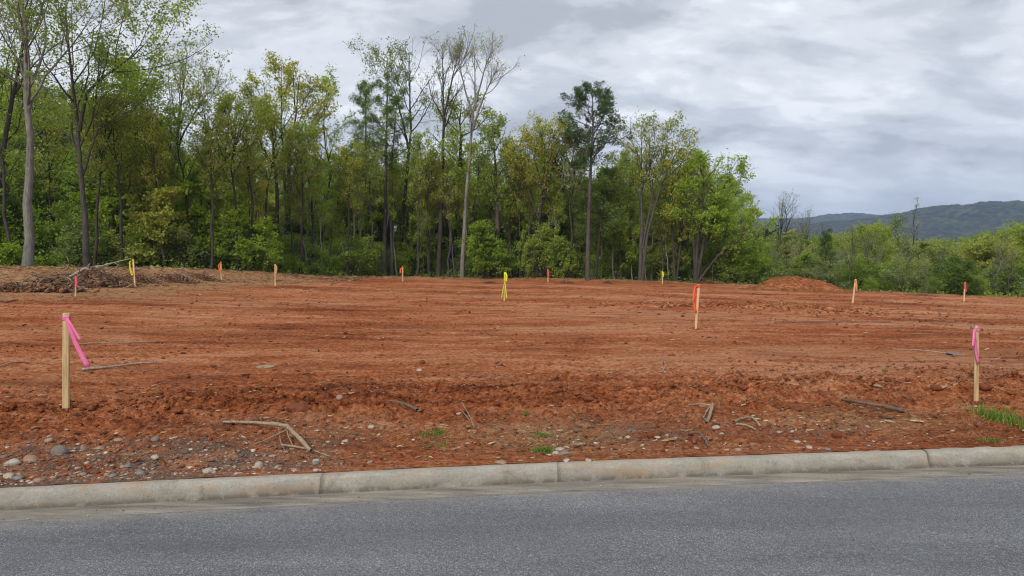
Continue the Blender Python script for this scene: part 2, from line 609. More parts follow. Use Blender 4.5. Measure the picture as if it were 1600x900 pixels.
def track_mask(x, y):
    if not _TR:
        for tr in TRACKS:
            p = np.array([at(a, b, False)[:2] for a, b in tr])
            d = np.r_[0, np.cumsum(np.linalg.norm(np.diff(p, axis=0), axis=1))]
            q = np.linspace(0, d[-1], 24)
            p = np.stack([np.interp(q, d, p[:, i]) for i in range(2)], -1)
            for _ in range(3):
                p[1:-1] = (p[:-2] + 2 * p[1:-1] + p[2:]) / 4
            _TR.append(p)
    m = np.zeros(x.shape)
    for p in _TR:
        w = 0.14 + 0.006 * p[:, 1].mean()
        k = (np.abs(x - np.clip(x, p[:, 0].min() - 1, p[:, 0].max() + 1)) < 0.01) & (y > p[:, 1].min() - 1) & (y < p[:, 1].max() + 1)
        xs_, ys_ = x[k], y[k]
        best = np.full(xs_.shape, 9.0)
        for a, b in zip(p[:-1], p[1:]):
            ab = b - a
            tt_ = np.clip(((xs_ - a[0]) * ab[0] + (ys_ - a[1]) * ab[1]) / (ab @ ab), 0, 1)
            best = np.minimum(best, np.hypot(xs_ - a[0] - tt_ * ab[0], ys_ - a[1] - tt_ * ab[1]))
        m[k] = np.maximum(m[k], np.exp(-(best / w) ** 4))
    return m


def build_ground():
    nc, nr = 700, 430
    u = np.linspace(-1, 1, nc)
    t = np.linspace(0, 1, nr)
    dist = 0.0 + 5.6 * (np.exp(t * math.log(1 + 56 / 5.6)) - 1)      # distance behind the kerb
    U, D = np.meshgrid(u, dist)
    W = 7.2 + 0.88 * D
    X = U * W
    Y = kerb_y(X) + D
    Z = Hf(X, Y)
    # soil spills a little unevenly on the kerb's back edge
    sp = np.exp(-(D / 0.10) ** 2)
    Z = Z + sp * (0.004 + 0.010 * fbm(X * 3, Y * 3, 3, 7))
    Y = Y - sp * 0.02 * (1 + fbm(X * 2.5, Y * 0, 3, 8))
    V = np.stack([X, Y, Z], -1).reshape(-1, 3)
    idx = np.arange(nc * nr).reshape(nr, nc)
    q = np.stack([idx[:-1, :-1], idx[:-1, 1:], idx[1:, 1:], idx[1:, :-1]], -1).reshape(-1, 4)
    x, y, d = X.ravel(), Y.ravel(), D.ravel()
    grey = (1 - sstep(-2.0, -0.8, x)) * (1 - sstep(0.9, 1.6, d + 0.5 * fbm(x * 0.8, y * 0.8, 2, 3)))
    grey = np.maximum(grey, 0.75 * gauss(x, y, 1.2, 6.8, 1.3, 0.55))
    grey = np.maximum(grey, 0.6 * gauss(x, y, -2.3, 7.1, 1.0, 0.45))
    grey = np.maximum(grey, 0.6 * gauss(x, y, 2.9, 6.9, 0.8, 0.4))
    grey = np.maximum(grey, 0.35 * sstep(0.15, 0.45, fbm(x * 0.6, y * 1.2, 3, 17)) * (1 - sstep(6, 9, d)))
    straw = np.maximum(0.9 * gauss(x, y, 0.3, 6.6, 0.8, 0.5), 0.7 * gauss(x, y, 3.6, 7.3, 0.9, 0.5))
    straw = np.maximum(straw, 1.0 * sstep(-9.5, -14, x + 0.8 * fbm(x * 0.3, y * 0.3, 2, 55)) * sstep(20, 25, y + 1.5 * fbm(x * 0.3, y * 0.3, 2, 56)))
    straw = np.maximum(straw, 0.3 * sstep(0.2, 0.5, fbm(x * 0.5, y * 1.0, 3, 19)))
    pale = sstep(-0.1, 0.45, fbm(x * 0.10, y * 0.28, 3, 23)) * sstep(2.5, 6, d)
    pale = np.maximum(pale, 0.9 * gauss(x, y, 7.0, 11.5, 4.5, 1.6))
    tm = track_mask(x, y)
    cleat = (np.sin(x * 2 * math.pi / 0.28) > -0.1) * 1.0
    V[:, 2] -= tm * (0.030 - 0.014 * cleat)
    pale = np.maximum(pale, tm * (0.75 + 0.5 * fbm(x * 0.8, y * 2, 2, 77)))
    e = y - edge_y(x)
    litter = sstep(-0.2, 1.6, e + 0.9 * fbm(x * 0.7, y * 0.7, 3, 29))
    edge_straw = np.exp(-(e / 1.2) ** 2) * 0.6
    straw = np.maximum(straw, edge_straw)
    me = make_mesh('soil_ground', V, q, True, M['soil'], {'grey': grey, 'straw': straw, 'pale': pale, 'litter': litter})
    tag(link('soil_ground', me), kind='structure')


build_ground()


# ------------------------------------------------------------------ wide terrain under and beyond everything
def mat_terrain():
    m, t, out = new_mat('wooded_terrain_floor')
    co = coords(t)
    n = t.noise(co, 0.35, 8, 0.65)
    n2 = t.noise(co, 5.0, 6, 0.7)
    col = t.ramp(n, [(0.3, (0.040, 0.045, 0.018)), (0.5, (0.060, 0.075, 0.024)), (0.7, (0.10, 0.11, 0.04))])
    col = t.mix(0.5, col, t.ramp(n2, [(0.3, 0.5), (0.7, 1.4)]), 'MULTIPLY')
    bsdf(t, out, col, 0.95, n2, 0.6, 0.2, 0.1)
    return m


M['terrain'] = mat_terrain()


def build_terrain():
    gx = np.concatenate([-np.geomspace(6000, 3, 90), np.linspace(-2.5, 2.5, 5), np.geomspace(3, 6000, 90)])
    gy = np.concatenate([-np.geomspace(3000, 8, 30), np.linspace(-6, 62, 60), np.geomspace(64, 7000, 90)])
    X, Y = np.meshgrid(gx, gy)
    Z = H0(X, Y)
    near = (Y < 62) & (np.abs(X) < 60)
    Z = np.where(Y < 10, np.minimum(Z, 0) - 0.45, Z)
    Z = np.where(near & (Y >= 10), Z - 0.45, Z)
    Z = Z + np.where(Y > 80, 0.4 * fbm(X * 0.02, Y * 0.02, 3, 4), 0)
    idx = np.arange(X.size).reshape(X.shape)
    q = np.stack([idx[:-1, :-1], idx[:-1, 1:], idx[1:, 1:], idx[1:, :-1]], -1).reshape(-1, 4)
    me = make_mesh('terrain', np.stack([X, Y, Z], -1).reshape(-1, 3), q, True, M['terrain'])
    tag(link('terrain', me), kind='structure')


build_terrain()


# ------------------------------------------------------------------ road, gutter, kerb
def mat_asphalt():
    m, t, out = new_mat('worn_asphalt')
    co = coords(t)
    sp = t.n('ShaderNodeTexVoronoi', feature='F1', ins={'Scale': 210.0})
    t.set(sp.inputs['Vector'], co)
    cell = t.n('ShaderNodeSeparateColor')
    t.set(cell.inputs[0], sp.outputs['Color'])
    n = t.noise(co, 55.0, 5, 0.7)
    big = t.noise(t.mapping(co, (0.5, 2.2, 1), rot=(0, 0, -0.06)), 1.0, 5, 0.6)
    col = t.ramp(cell.outputs[0], [(0.0, (0.048, 0.050, 0.056)), (0.5, (0.112, 0.116, 0.128)), (0.85, (0.18, 0.183, 0.193)), (1.0, (0.36, 0.35, 0.335))])
    col = t.mix(0.6, col, t.ramp(n, [(0.3, 0.45), (0.5, 1.0), (0.72, 1.55)]), 'MULTIPLY')
    col = t.mix(0.8, col, t.ramp(big, [(0.3, 0.66), (0.45, 0.95), (0.55, 1.05), (0.7, 1.35)]), 'MULTIPLY')
    band = t.n('ShaderNodeAttribute', attribute_name='band').outputs['Fac']
    bn = t.math('MULTIPLY', band, t.ramp(t.noise(t.mapping(co, (0.35, 2.5, 1)), 1.5, 5, 0.6), [(0.3, 0.3), (0.65, 1.0)]))
    col = t.mix(t.math('MULTIPLY', bn, 0.35), col, (0.07, 0.073, 0.082, 1))
    dust = t.n('ShaderNodeAttribute', attribute_name='dust').outputs['Fac']
    dm = t.math('MULTIPLY', dust, t.ramp(t.noise(t.mapping(co, (1.5, 6, 1)), 2.0, 6, 0.7), [(0.35, 0.1), (0.65, 1.0)]))
    col = t.mix(dm, col, (0.27, 0.235, 0.20, 1))
    h = t.math('MULTIPLY_ADD', n, 0.7, sp.outputs['Distance'])
    bsdf(t, out, col, 0.75, h, 0.55, 0.006, 0.35)
    return m


def mat_concrete():
    m, t, out = new_mat('weathered_kerb_concrete')
    co = coords(t)
    n = t.noise(t.mapping(co, (0.7, 1.5, 2.2)), 4.0, 9, 0.72)
    n2 = t.noise(co, 60.0, 5, 0.7)
    n3 = t.noise(t.mapping(co, (1.2, 1.2, 5)), 1.6, 6, 0.7, 0.5)
    col = t.ramp(n, [(0.25, (0.205, 0.190, 0.155)), (0.5, (0.285, 0.265, 0.222)), (0.75, (0.365, 0.345, 0.300))])
    col = t.mix(0.45, col, t.ramp(n2, [(0.25, 0.4), (0.5, 1.0), (0.8, 1.4)]), 'MULTIPLY')
    # red clay wash and rust stains
    col = t.mix(t.math('MULTIPLY', t.ramp(n3, [(0.50, 0.0), (0.66, 1.0)]), 0.60), col, (0.33, 0.20, 0.105, 1))
    n4 = t.noise(t.mapping(co, (2.2, 2, 1.2), (7, 3, 0)), 2.0, 7, 0.75, 0.8)
    col = t.mix(t.math('MULTIPLY', t.ramp(n4, [(0.56, 0.0), (0.66, 1.0)]), 0.5), col, (0.12, 0.105, 0.085, 1))
    # grime line kept at the foot of the kerb face (dirt, a few centimetres high)
    ft = t.n('ShaderNodeAttribute', attribute_name='foot').outputs['Fac']
    gm = t.math('MULTIPLY', ft, t.ramp(t.noise(t.mapping(co, (6, 6, 6)), 1.0, 6, 0.7), [(0.30, 0.0), (0.52, 1.0)]))
    col = t.mix(t.math('MULTIPLY', gm, 0.9), col, (0.085, 0.070, 0.052, 1))
    bk = t.n('ShaderNodeAttribute', attribute_name='back').outputs['Fac']
    bm_ = t.math('MULTIPLY', bk, t.ramp(t.noise(co, 7.0, 5, 0.7), [(0.42, 0.0), (0.6, 1.0)]))
    col = t.mix(t.math('MULTIPLY', bm_, 0.8), col, (0.30, 0.13, 0.07, 1))
    # pits
    vo = t.n('ShaderNodeTexVoronoi', feature='F1', ins={'Scale': 34.0})
    t.set(vo.inputs['Vector'], co)
    pit = t.ramp(vo.outputs['Distance'], [(0.06, 0.0), (0.16, 1.0)])
    col = t.mix(0.45, col, pit, 'MULTIPLY')
    h = t.math('MULTIPLY_ADD', n2, 0.35, t.math('MULTIPLY', pit, 0.35))
    h = t.math('MULTIPLY_ADD', n, 0.6, h)
    bsdf(t, out, col, 0.85, h, 0.6, 0.012, 0.25)
    return m


def mat_gutter():
    m, t, out = new_mat('dusty_gutter_concrete')
    co = coords(t)
    n = t.noise(t.mapping(co, (0.8, 6, 1), rot=(0, 0, 0.08)), 2.0, 7, 0.65)
    n2 = t.noise(co, 70.0, 5, 0.7)
    col = t.ramp(n, [(0.30, (0.085, 0.078, 0.068)), (0.45, (0.165, 0.150, 0.125)), (0.58, (0.235, 0.210, 0.172)), (0.75, (0.34, 0.29, 0.23))])
    col = t.mix(0.5, col, t.ramp(n2, [(0.25, 0.5), (0.5, 1.0), (0.8, 1.4)]), 'MULTIPLY')
    bsdf(t, out, col, 0.85, n2, 0.5, 0.006, 0.25)
    return m


M['asphalt'] = mat_asphalt()
M['concrete'] = mat_concrete()
M['gutter'] = mat_gutter()


def sweep(xs, prof, name, mat, wob=None, attrs=None):
    """profile (offset back from kerb line, z) swept along the kerb's back-top edge line"""
    ys = kerb_y(xs)
    P = []
    for i, (o, z) in enumerate(prof):
        oo = np.full_like(xs, o)
        if wob is not None:
            oo = oo + wob[i]
        P.append(np.stack([xs, ys + oo, np.full_like(xs, z)], -1))
    V = np.stack(P, 1)
    n, k = V.shape[:2]
    idx = np.arange(n * k).reshape(n, k)
    q = np.stack([idx[:-1, :-1], idx[1:, :-1], idx[1:, 1:], idx[:-1, 1:]], -1).reshape(-1, 4)
    return V.reshape(-1, 3), q, n, k


# kerb profile (relative to its back-top edge): rounded battered face
KP = [(0.03, -0.30), (0.025, -0.06), (0.012, -0.004), (0.0, 0.0), (-0.035, 0.001), (-0.060, -0.001), (-0.078, -0.006), (-0.092, -0.016),
      (-0.102, -0.031), (-0.112, -0.055), (-0.122, -0.085), (-0.131, -0.112), (-0.136, -0.128)]
kp_foot = np.array([0, 0, 0, 0, 0, 0, 0, 0, 0.05, 0.15, 0.4, 0.9, 1.0])
kp_back = np.array([1, 1, 1, 0.9, 0.35, 0.1, 0, 0, 0, 0, 0, 0, 0.])
kerb = tag(link('kerb', None), kind='structure')
joints = [-58, -34, -22, -13.6, -9.8, -6.4, -4.65, -1.44, 0.36, 3.50, 6.6, 9.7, 12.8, 19, 31, 55, 88]
for ja, jb in zip(joints[:-1], joints[1:]):
    gap = 0.008 if ja == 3.50 else 0.0005
    gapb = 0.008 if jb == 3.50 else 0.0005
    n = max(4, int((jb - ja) / 0.04)) if abs(ja) < 13 else 30
    xs = np.linspace(ja + gap, jb - gapb, n)
    V, q, n_, k_ = sweep(xs, KP, 'k', None)
    V = V.reshape(n_, k_, 3)
    V[:, :, 1] += 0.0035 * fbm(V[:, :, 0] * 1.7, V[:, :, 2] * 9, 3, 201)
    V[:, :, 2] += 0.0030 * fbm(V[:, :, 0] * 1.1, V[:, :, 1] * 3 + 4, 3, 203)
    off = 0.006 if ja == 3.50 else 0.0
    V[:, :, 1] += off
    V[:, :, 2] += off * 0.5
    V = V.reshape(-1, 3)
    idx = np.arange(n_ * k_).reshape(n_, k_)
    foot = np.tile(kp_foot, n_)
    back = np.tile(kp_back, n_)
    caps = [idx[0, ::-1][None], idx[-1][None]]
    me = make_mesh('kerb_segment', V, [q] + caps, False, M['concrete'], {'foot': foot, 'back': back})
    me.polygons.foreach_set('use_smooth', np.r_[np.ones(len(q), bool), [False, False]])
    link('kerb_segment', me, kerb)
# dark backing strip inside the joints (mortar line)
xs = np.linspace(-58, 88, 900)
V, q, _, _ = sweep(xs, [(0.02, -0.2), (0.0, -0.012), (-0.07, -0.014), (-0.095, -0.04), (-0.126, -0.115), (-0.13, -0.14)], 'j', None)
mj, tj, oj = new_mat('joint_filler')
bsdf(tj, oj, tj.ramp(tj.noise(coords(tj), 30, 4), [(0.3, (0.08, 0.07, 0.055)), (0.7, (0.17, 0.15, 0.12))]), 0.9)
link('joint_filler', make_mesh('joint_filler', V, q, False, mj), kerb)

xs = np.concatenate([np.linspace(-58, -9, 120), np.linspace(-8.97, 10, 620), np.linspace(10.2, 88, 160)])
wob = np.zeros((5, len(xs)))
wob[4] = 0.0
V, q, _, _ = sweep(xs, [(-0.09, -0.122), (-0.138, -0.1265), (-0.22, -0.129), (-0.32, -0.137), (-0.55, -0.162)], "g", None, wob)
tag(link('gutter', make_mesh('gutter', V, q, True, M['gutter'])), kind='structure')

# asphalt, ragged edge lapping on the gutter
offs = np.concatenate([[0, 0.004, 0.02], np.geomspace(0.05, 3.4, 70), [5, 7, 9]])
P, dust, band = [], [], []
rag = 0.018 * fbm(xs * 1.3, xs * 0 + 5, 4, 301) + 0.010 * fbm(xs * 7, xs * 0, 3, 303)
for i, o in enumerate(offs):
    zz = -0.1345 + (-0.006 if i == 0 else 0.0) - 0.012 * min(o, 3) + (0.000)
    yy = kerb_y(xs) - 0.345 - o + rag * math.exp(-o / 0.1)
    P.append(np.stack([xs, yy, zz + 0.004 * fbm(xs * 1.2, yy * 1.2, 2, 305) * min(1, o * 4)], -1))
    dust.append(np.full(len(xs), math.exp(-o / 0.13) * 0.9))
    band.append(np.full(len(xs), math.exp(-((o - 0.62) / 0.28) ** 2) + 0.8 * math.exp(-((o - 2.3) / 0.35) ** 2)))
V = np.stack(P, 0)
V[0, :, 2] -= 0.02
idx = np.arange(V.shape[0] * V.shape[1]).reshape(V.shape[:2])
q = np.stack([idx[:-1, :-1], idx[1:, :-1], idx[1:, 1:], idx[:-1, 1:]], -1).reshape(-1, 4)
tag(link('road', make_mesh('road', V.reshape(-1, 3), q, True, M['asphalt'], {'dust': np.concatenate(dust), 'band': np.concatenate(band)})), kind='structure')
# far shoulder behind the camera
V = np.stack([np.stack([xs, kerb_y(xs) - 9.3, xs * 0 - 0.17], -1), np.stack([xs, kerb_y(xs) - 9.5, xs * 0 - 0.05], -1),
              np.stack([xs, kerb_y(xs) - 60, xs * 0 + 0.1], -1)], 0)
idx = np.arange(V.shape[0] * V.shape[1]).reshape(V.shape[:2])
q = np.stack([idx[:-1, :-1], idx[1:, :-1], idx[1:, 1:], idx[:-1, 1:]], -1).reshape(-1, 4)
tag(link('grass_shoulder_ground', make_mesh('shoulder', V.reshape(-1, 3), q, True, M['terrain'])), kind='structure')

# ------------------------------------------------------------------ labels for the many
ANCH = [(-30, 'the leaning grey hardwood'), (42, 'the thick pale trunk'), (90, 'the brown root heap'), (137, 'the dark forked trunk'), (165, 'the dark brush pile'), (205, 'the rounded bright crown'),
        (250, 'the pale olive thicket'), (270, 'the slim open tree'), (312, 'the leaning olive tree'), (346, 'the curled orange tape stake'), (385, 'the bright layered shrub'), (440, 'the cluster of upright stems'),
        (504, 'the slender straight tree'), (540, 'the gap of sky'), (572, 'the outer dark pine'), (602, 'the twin stemmed dark pine'), (628, 'the right leaning tall hardwood'), (690, 'the dark bare topped hardwood'),
        (722, 'the pale slanting trunk'), (758, 'the yellow green shrub'), (788, 'the splayed yellow tape stake'), (842, 'the fan shaped olive tree'), (868, 'the slim dark forked tree'), (918, 'the tall straight pine'),
        (950, 'the short dark pine'), (1002, 'the three pale stems'), (1055, 'the brownish olive tree'), (1090, 'the bright spreading tree'), (1150, 'the long low limbs'), (1214, 'the lone leafless tree'),
        (1250, 'the orange earth mound'), (1293, 'the small pointed conifer'), (1333, 'the leaning faded tape stake'), (1356, 'the large bright rounded tree'), (1402, 'the faint grey thin tree'), (1422, 'the bare branch spire'),
        (1452, 'the yellow green young tree'), (1506, 'the farthest rose tape stake'), (1538, 'the two stemmed olive tree'), (1580, 'the corner shrub'), (1604, 'the cut off light green tree')]
LAB = []
ORD = ['leftmost', 'second', 'third', 'fourth', 'fifth', 'sixth', 'seventh', 'eighth', 'ninth', 'tenth', 'eleventh', 'twelfth', 'thirteenth', 'fourteenth', 'fifteenth', 'sixteenth', 'seventeenth', 'eighteenth']


def later_label(o, px, text):
    """text holds {} for the nearest landmark; the label is written once all are known"""
    a = min(ANCH, key=lambda q: abs(q[0] - px))[1] if px > -90 else 'the wood outside the frame edge'
    LAB.append((o, px, text.format(a)))


def write_labels():
    by = {}
    for o, px, t in LAB:
        by.setdefault(t, []).append((px, o))
    for t, l in by.items():
        l.sort(key=lambda q: q[0])
        for i, (px, o) in enumerate(l):
            if len(l) == 1 or i >= len(ORD):
                o['label'] = t
            else:
                o['label'] = t + (', leftmost' if i == 0 else ', %s from left' % ORD[i])


# ------------------------------------------------------------------ tree generator
def interp_poly(P, R, b, t):
    """position, tangent and radius at parameter t of branches b"""
    K = P.shape[1]
    s = t * (K - 1)
    i = np.clip(s.astype(int), 0, K - 2)
    f = (s - i)[:, None]
    p = P[b, i] * (1 - f) + P[b, i + 1] * f
    tg = norm(P[b, i + 1] - P[b, i])
    r = R[b, i] * (1 - f[:, 0]) + R[b, i + 1] * f[:, 0]
    return p, tg, r


def grow(start, d, L, r0, r1, K, up, wig, r):
    B = len(start)
    P = np.empty((B, K + 1, 3))
    P[:, 0] = start
    d = norm(d)
    step = (L / K)[:, None]
    for k in range(K):
        d = norm(d + np.array([0, 0, 1.0]) * up + r.normal(size=(B, 3)) * wig)
        P[:, k + 1] = P[:, k] + d * step
    tt = np.linspace(0, 1, K + 1)[None]
    R = r0[:, None] * (1 - tt) + r1[:, None] * tt
    return P, R


def children(P, R, n, t0, t1, ang, sd, r, plane=0.0):
    """n child starts on each branch; returns parent index, t, position, direction, parent radius"""
    B = P.shape[0]
    b = np.repeat(np.arange(B), n)
    j = np.tile(np.arange(n), B)
    t = t0 + (t1 - t0) * (j + r.uniform(0, 1, len(b))) / n
    p, tg, pr = interp_poly(P, R, b, t)
    ph = j * 2.39996 + np.repeat(r.uniform(0, 6.28, B), n) + r.normal(size=len(b)) * 0.4
    ref = np.where(np.abs(tg[:, 2:3]) > 0.92, np.array([1., 0, 0]), np.array([0, 0, 1.]))
    u = norm(np.cross(tg, ref))
    w = np.cross(tg, u)
    side = np.cos(ph)[:, None] * u + np.sin(ph)[:, None] * w
    if plane:
        side[:, 2] *= (1 - plane)
        side = norm(side)
    a = np.radians(ang + r.normal(size=len(b)) * sd)[:, None]
    d = np.cos(a) * tg + np.sin(a) * side
    return b, t, p, norm(d), pr


def leaves_mesh(pos, size, r, flat=0.3, aspect=0.55, droop=0.2):
    n = len(pos)
    nrm = norm(r.normal(size=(n, 3)) + np.array([0, 0, 1.0]) * flat * 3)
    ax = norm(np.cross(nrm, r.normal(size=(n, 3))))
    ax[:, 2] -= droop
    ax = norm(ax)
    sd = norm(np.cross(nrm, ax))
    L = size[:, None] * r.uniform(0.6, 1.35, (n, 1))
    Wd = L * aspect
    V = np.stack([pos - ax * L * 0.5, pos + sd * Wd * 0.5 + nrm * L * 0.07, pos + ax * L * 0.5, pos - sd * Wd * 0.5 + nrm * L * 0.07], 1)
    return V.reshape(-1, 3), np.arange(n * 4).reshape(n, 4)


PRE = dict(
    tall=dict(c0=.42, n1=17, a1=38, up1=.16, l1=.30, n2=7, a2=42, l2=.50, n3=5, l3=.42, lf=9, ls=.13, spread=.16, rt=.55, drop=.25, prof='round'),
    bare=dict(c0=.50, n1=17, a1=28, up1=.13, l1=.34, n2=8, a2=36, l2=.48, n3=6, l3=.45, lf=2.2, ls=.10, spread=.10, rt=.5, drop=.1, prof='vase'),
    leafy=dict(c0=.22, n1=22, a1=56, up1=.10, l1=.30, n2=8, a2=48, l2=.52, n3=5, l3=.45, lf=16, ls=.155, spread=.20, rt=.5, drop=.42, prof='round'),
    open=dict(c0=.30, n1=18, a1=44, up1=.12, l1=.30, n2=7, a2=46, l2=.52, n3=5, l3=.45, lf=13, ls=.15, spread=.17, rt=.5, drop=.40, prof='round'),
    bush=dict(c0=.12, n1=15, a1=68, up1=.05, l1=.42, n2=9, a2=50, l2=.50, n3=5, l3=.45, lf=19, ls=.15, spread=.17, rt=.6, drop=.34, prof='dome', flat=.36),
    pine=dict(c0=.50, n1=27, a1=72, up1=.07, l1=.24, n2=8, a2=48, l2=.42, n3=4, l3=.40, lf=20, ls=.17, spread=.11, rt=.6, drop=.0, prof='pine'),
    spruce=dict(c0=.10, n1=44, a1=80, up1=.03, l1=.26, n2=7, a2=48, l2=.38, n3=3, l3=.4, lf=16, ls=.13, spread=.08, rt=.6, drop=.0, prof='cone'),
)


def profile(kind, t):
    if kind == 'round':
        return 0.35 + 0.75 * np.sin(np.pi * np.clip(t * 0.86 + 0.10, 0, 1))
    if kind == 'vase':
        return 1.15 - 0.75 * t
    if kind == 'dome':
        return 1.05 - 0.62 * t ** 1.5
    if kind == 'pine':
        return 0.30 + 0.85 * np.sin(np.pi * np.clip(t * 0.72 + 0.27, 0, 1)) * np.where(t < 0.15, 0.7, 1)
    if kind == 'cone':
        return 1.08 - t
    return np.ones_like(t)


def tree_arrays(seed, H, W, kind, stems=None, r_base=None, lean=(0, 0), **over):
    """stems: list of polylines [(x,y,z) ...] in metres relative to the base. W: half width of crown."""
    r = np.random.default_rng(seed)
    p = dict(PRE[kind])
    p.update(over)
    rb = r_base or 0.016 * H + 0.03
    K0 = 9
    if stems is None:
        z = np.linspace(0, 1, K0 + 1)
        wx = np.cumsum(r.normal(size=(K0 + 1)) * 0.012 * H)
        wy = np.cumsum(r.normal(size=(K0 + 1)) * 0.012 * H)
        wx -= wx[0]
        wy -= wy[0]
        stems = [np.stack([wx + lean[0] * z ** 1.3, wy + lean[1] * z, z * H], -1)]
        rads = [rb * p.get('sr', 1.0)]
    else:
        out, rads = [], []
        for s in stems:
            rs = 1.0
            s, rs = s
            s = np.array(s, float)
            dd = np.r_[0, np.cumsum(np.linalg.norm(np.diff(s, axis=0), axis=1))]
            q = np.linspace(0, dd[-1], K0 + 1)
            s2 = np.stack([np.interp(q, dd, s[:, i]) for i in range(3)], -1)
            s2[1:] += r.normal(size=(K0, 3)) * np.array([0.0010, 0.004, 0.0]) * H
            out.append(s2)
            rads.append(rb * rs)
        stems = out
    P0 = np.stack(stems)
    S = len(P0)
    tt = np.linspace(0, 1, K0 + 1)
    flare = 1 + 0.14 * np.exp(-tt * 22)
    R0 = np.array(rads)[:, None] * ((1 - tt) ** 0.8 * (1 - p['rt'] * 0.1) + 0.06)[None] * flare[None]
    n1 = max(4, int(round(p['n1'] / S ** 0.6)))
    b, t, ps, d, pr = children(P0, R0, n1, p['c0'], 0.985, p['a1'], 8, r)
    tc = (t - p['c0']) / (1 - p['c0'])
    hor = max(0.35, math.sin(math.radians(p['a1'])))
    L = W / hor * profile(p['prof'], tc) * r.uniform(0.65, 1.2, len(t))
    if p['prof'] in ('round', 'vase'):
        L = np.minimum(L, (1.06 * H - ps[:, 2]) / 0.75 + 0.25)
    L = np.maximum(L, 0.25)
    r0 = np.minimum(pr * 0.62, 0.014 * L + 0.012)
    P1, R1 = grow(ps, d, L, r0, r0 * 0.28 + 0.002, 6, p['up1'], p.get('wig', 0.13), r)
    b, t, ps, d, pr = children(P1, R1, p['n2'], 0.18, 0.98, p['a2'], 10, r, p.get('plane', 0))
    L2 = L[b] * p['l2'] * (1.15 - 0.75 * t) * r.uniform(0.6, 1.25, len(t))
    r0 = np.minimum(pr * 0.6, 0.011 * L2 + 0.005)
    P2, R2 = grow(ps, d, L2, r0, r0 * 0.35 + 0.001, 3, p['up1'] * 0.8, 0.14, r)
    b2, t2, ps, d, pr = children(P2, R2, p['n3'], 0.2, 1.0, p['a2'], 12, r, p.get('plane', 0))
    L3 = np.maximum(L2[b2] * p['l3'] * (1.1 - 0.6 * t2) * r.uniform(0.6, 1.3, len(t2)), 0.10)
    r0 = np.minimum(pr * 0.7, 0.0085)
    P3, R3 = grow(ps, d, L3, r0, r0 * 0.5, 2, p['up1'] * 0.8, 0.14, r)
    parts = [tubes(P0, R0, 8), tubes(P1, R1, 5), tubes(P2, R2, 3)]
    zs = np.concatenate([P2[:, -1, 2], P3[:, -1, 2]])
    kz = H / np.quantile(zs, 0.997)
    for A in (P0, P1, P2, P3):
        A[:, :, 2] *= kz
    parts = [tubes(P0, R0, 8), tubes(P1, R1, 5), tubes(P2, R2, 3)]
    # finest twigs are many: keep those that can be seen
    keep = r.uniform(size=len(P3)) < p.get('twigkeep', 0.7 if kind in ('bare', 'tall') else 0.3)
    parts.append(tubes(P3[keep], R3[keep], 3))
    TV, TF = join(parts)
    # leaves
    B3 = len(P3)
    cnt = r.poisson(p['lf'], B3)
    bb = np.repeat(np.arange(B3), cnt)
    tq = r.uniform(0.05, 1.08, len(bb))
    lp, _, _ = interp_poly(P3, R3, bb, np.minimum(tq, 0.999))
    sp = p['spread']
    lp = lp + r.normal(size=lp.shape) * np.array([sp, sp, sp * (0.45 if p.get('flat', 0) > .5 else 0.8)])
    nz = noise3(lp / (0.16 * H + 0.35) + seed * 3.1, 400)
    kp = nz > np.quantile(nz, p['drop'] * 0.8) if p['drop'] > 0 and len(nz) else np.ones(len(nz), bool)
    kp &= lp[:, 2] > 0.02
    if 'green_above' in p:
        kp &= lp[:, 2] > p['green_above'] * H
    lp = lp[kp]
    cap = p.get('cap', 10500)
    lsz = p['ls']
    if len(lp) > cap:
        lsz = lsz * (len(lp) / cap) ** 0.42
        lp = lp[r.permutation(len(lp))[:cap]]
    if kind in ('pine', 'spruce'):
        LV, LF = leaves_mesh(lp, np.full(len(lp), lsz), r, 0.1, 0.22, 0.0)
    else:
        LV, LF = leaves_mesh(lp, np.full(len(lp), lsz), r, p.get('flat', 0.3), 0.62, 0.15)
    return (TV, TF), (LV, LF)


def pick_trunk(name):
    return M[name]


def tree_meshes(seed, H, W, kind, bark, leaf, **kw):
    (TV, TF), (LV, LF) = tree_arrays(seed, H, W, kind, **kw)
    tm = make_mesh('trunk', TV, TF, True, M[bark])
    lm = make_mesh('crown', LV, LF, False, M[leaf]) if len(LF) else None
    return tm, lm


def place_tree(name, label, cat, meshes, loc, rot=0, scale=(1, 1, 1), group=None):
    t = thing(name, label, cat, loc, group)
    t.rotation_euler.z = rot
    t.scale = scale
    link('trunk', meshes[0], t)
    if meshes[1]:
        link('crown', meshes[1], t)
    return t


def tree_px(name, label, cat, px, top, Y, halfw_px, kind, bark, leaf, seed, stems_px=None, trunk_px=None, lean_px=0, group=None, **kw):
    """build one tree whose base stands at column px and distance Y and whose tip reaches row top"""
    X = (px - 800) / F * Y
    z = float(Hf(X, Y, False)) - 0.05
    tip = above(px, top, Y)
    H = tip[2] - z
    m = Y / F
    if trunk_px:
        kw['r_base'] = trunk_px * m / 2 * 0.80
    if stems_px:
        st = []
        for s in stems_px:
            rs = 1.0
            pl = s
            if isinstance(s, tuple) and isinstance(s[1], float):
                pl, rs = s
            out = []
            for i, q in enumerate(pl):
                w = above(q[0], q[1], Y)
                dy = q[2] if len(q) > 2 else 0
                out.append((w[0] - X, dy, 0.0 if (i == 0 and q[1] >= 415) else max(w[2] - z, 0.0)))
            st.append((np.array(out), rs))
        kw['stems'] = st
    ms = tree_meshes(seed, H, halfw_px * m, kind, bark, leaf, lean=(lean_px * m, 0), **kw)
    return place_tree(name, label, cat, ms, (X, Y, z), 0, (1, 1, 1), group)


# fix the stem unpacking: every stem given above is (array, radius factor)
def _stems_ok():
    pass


T = tree_px
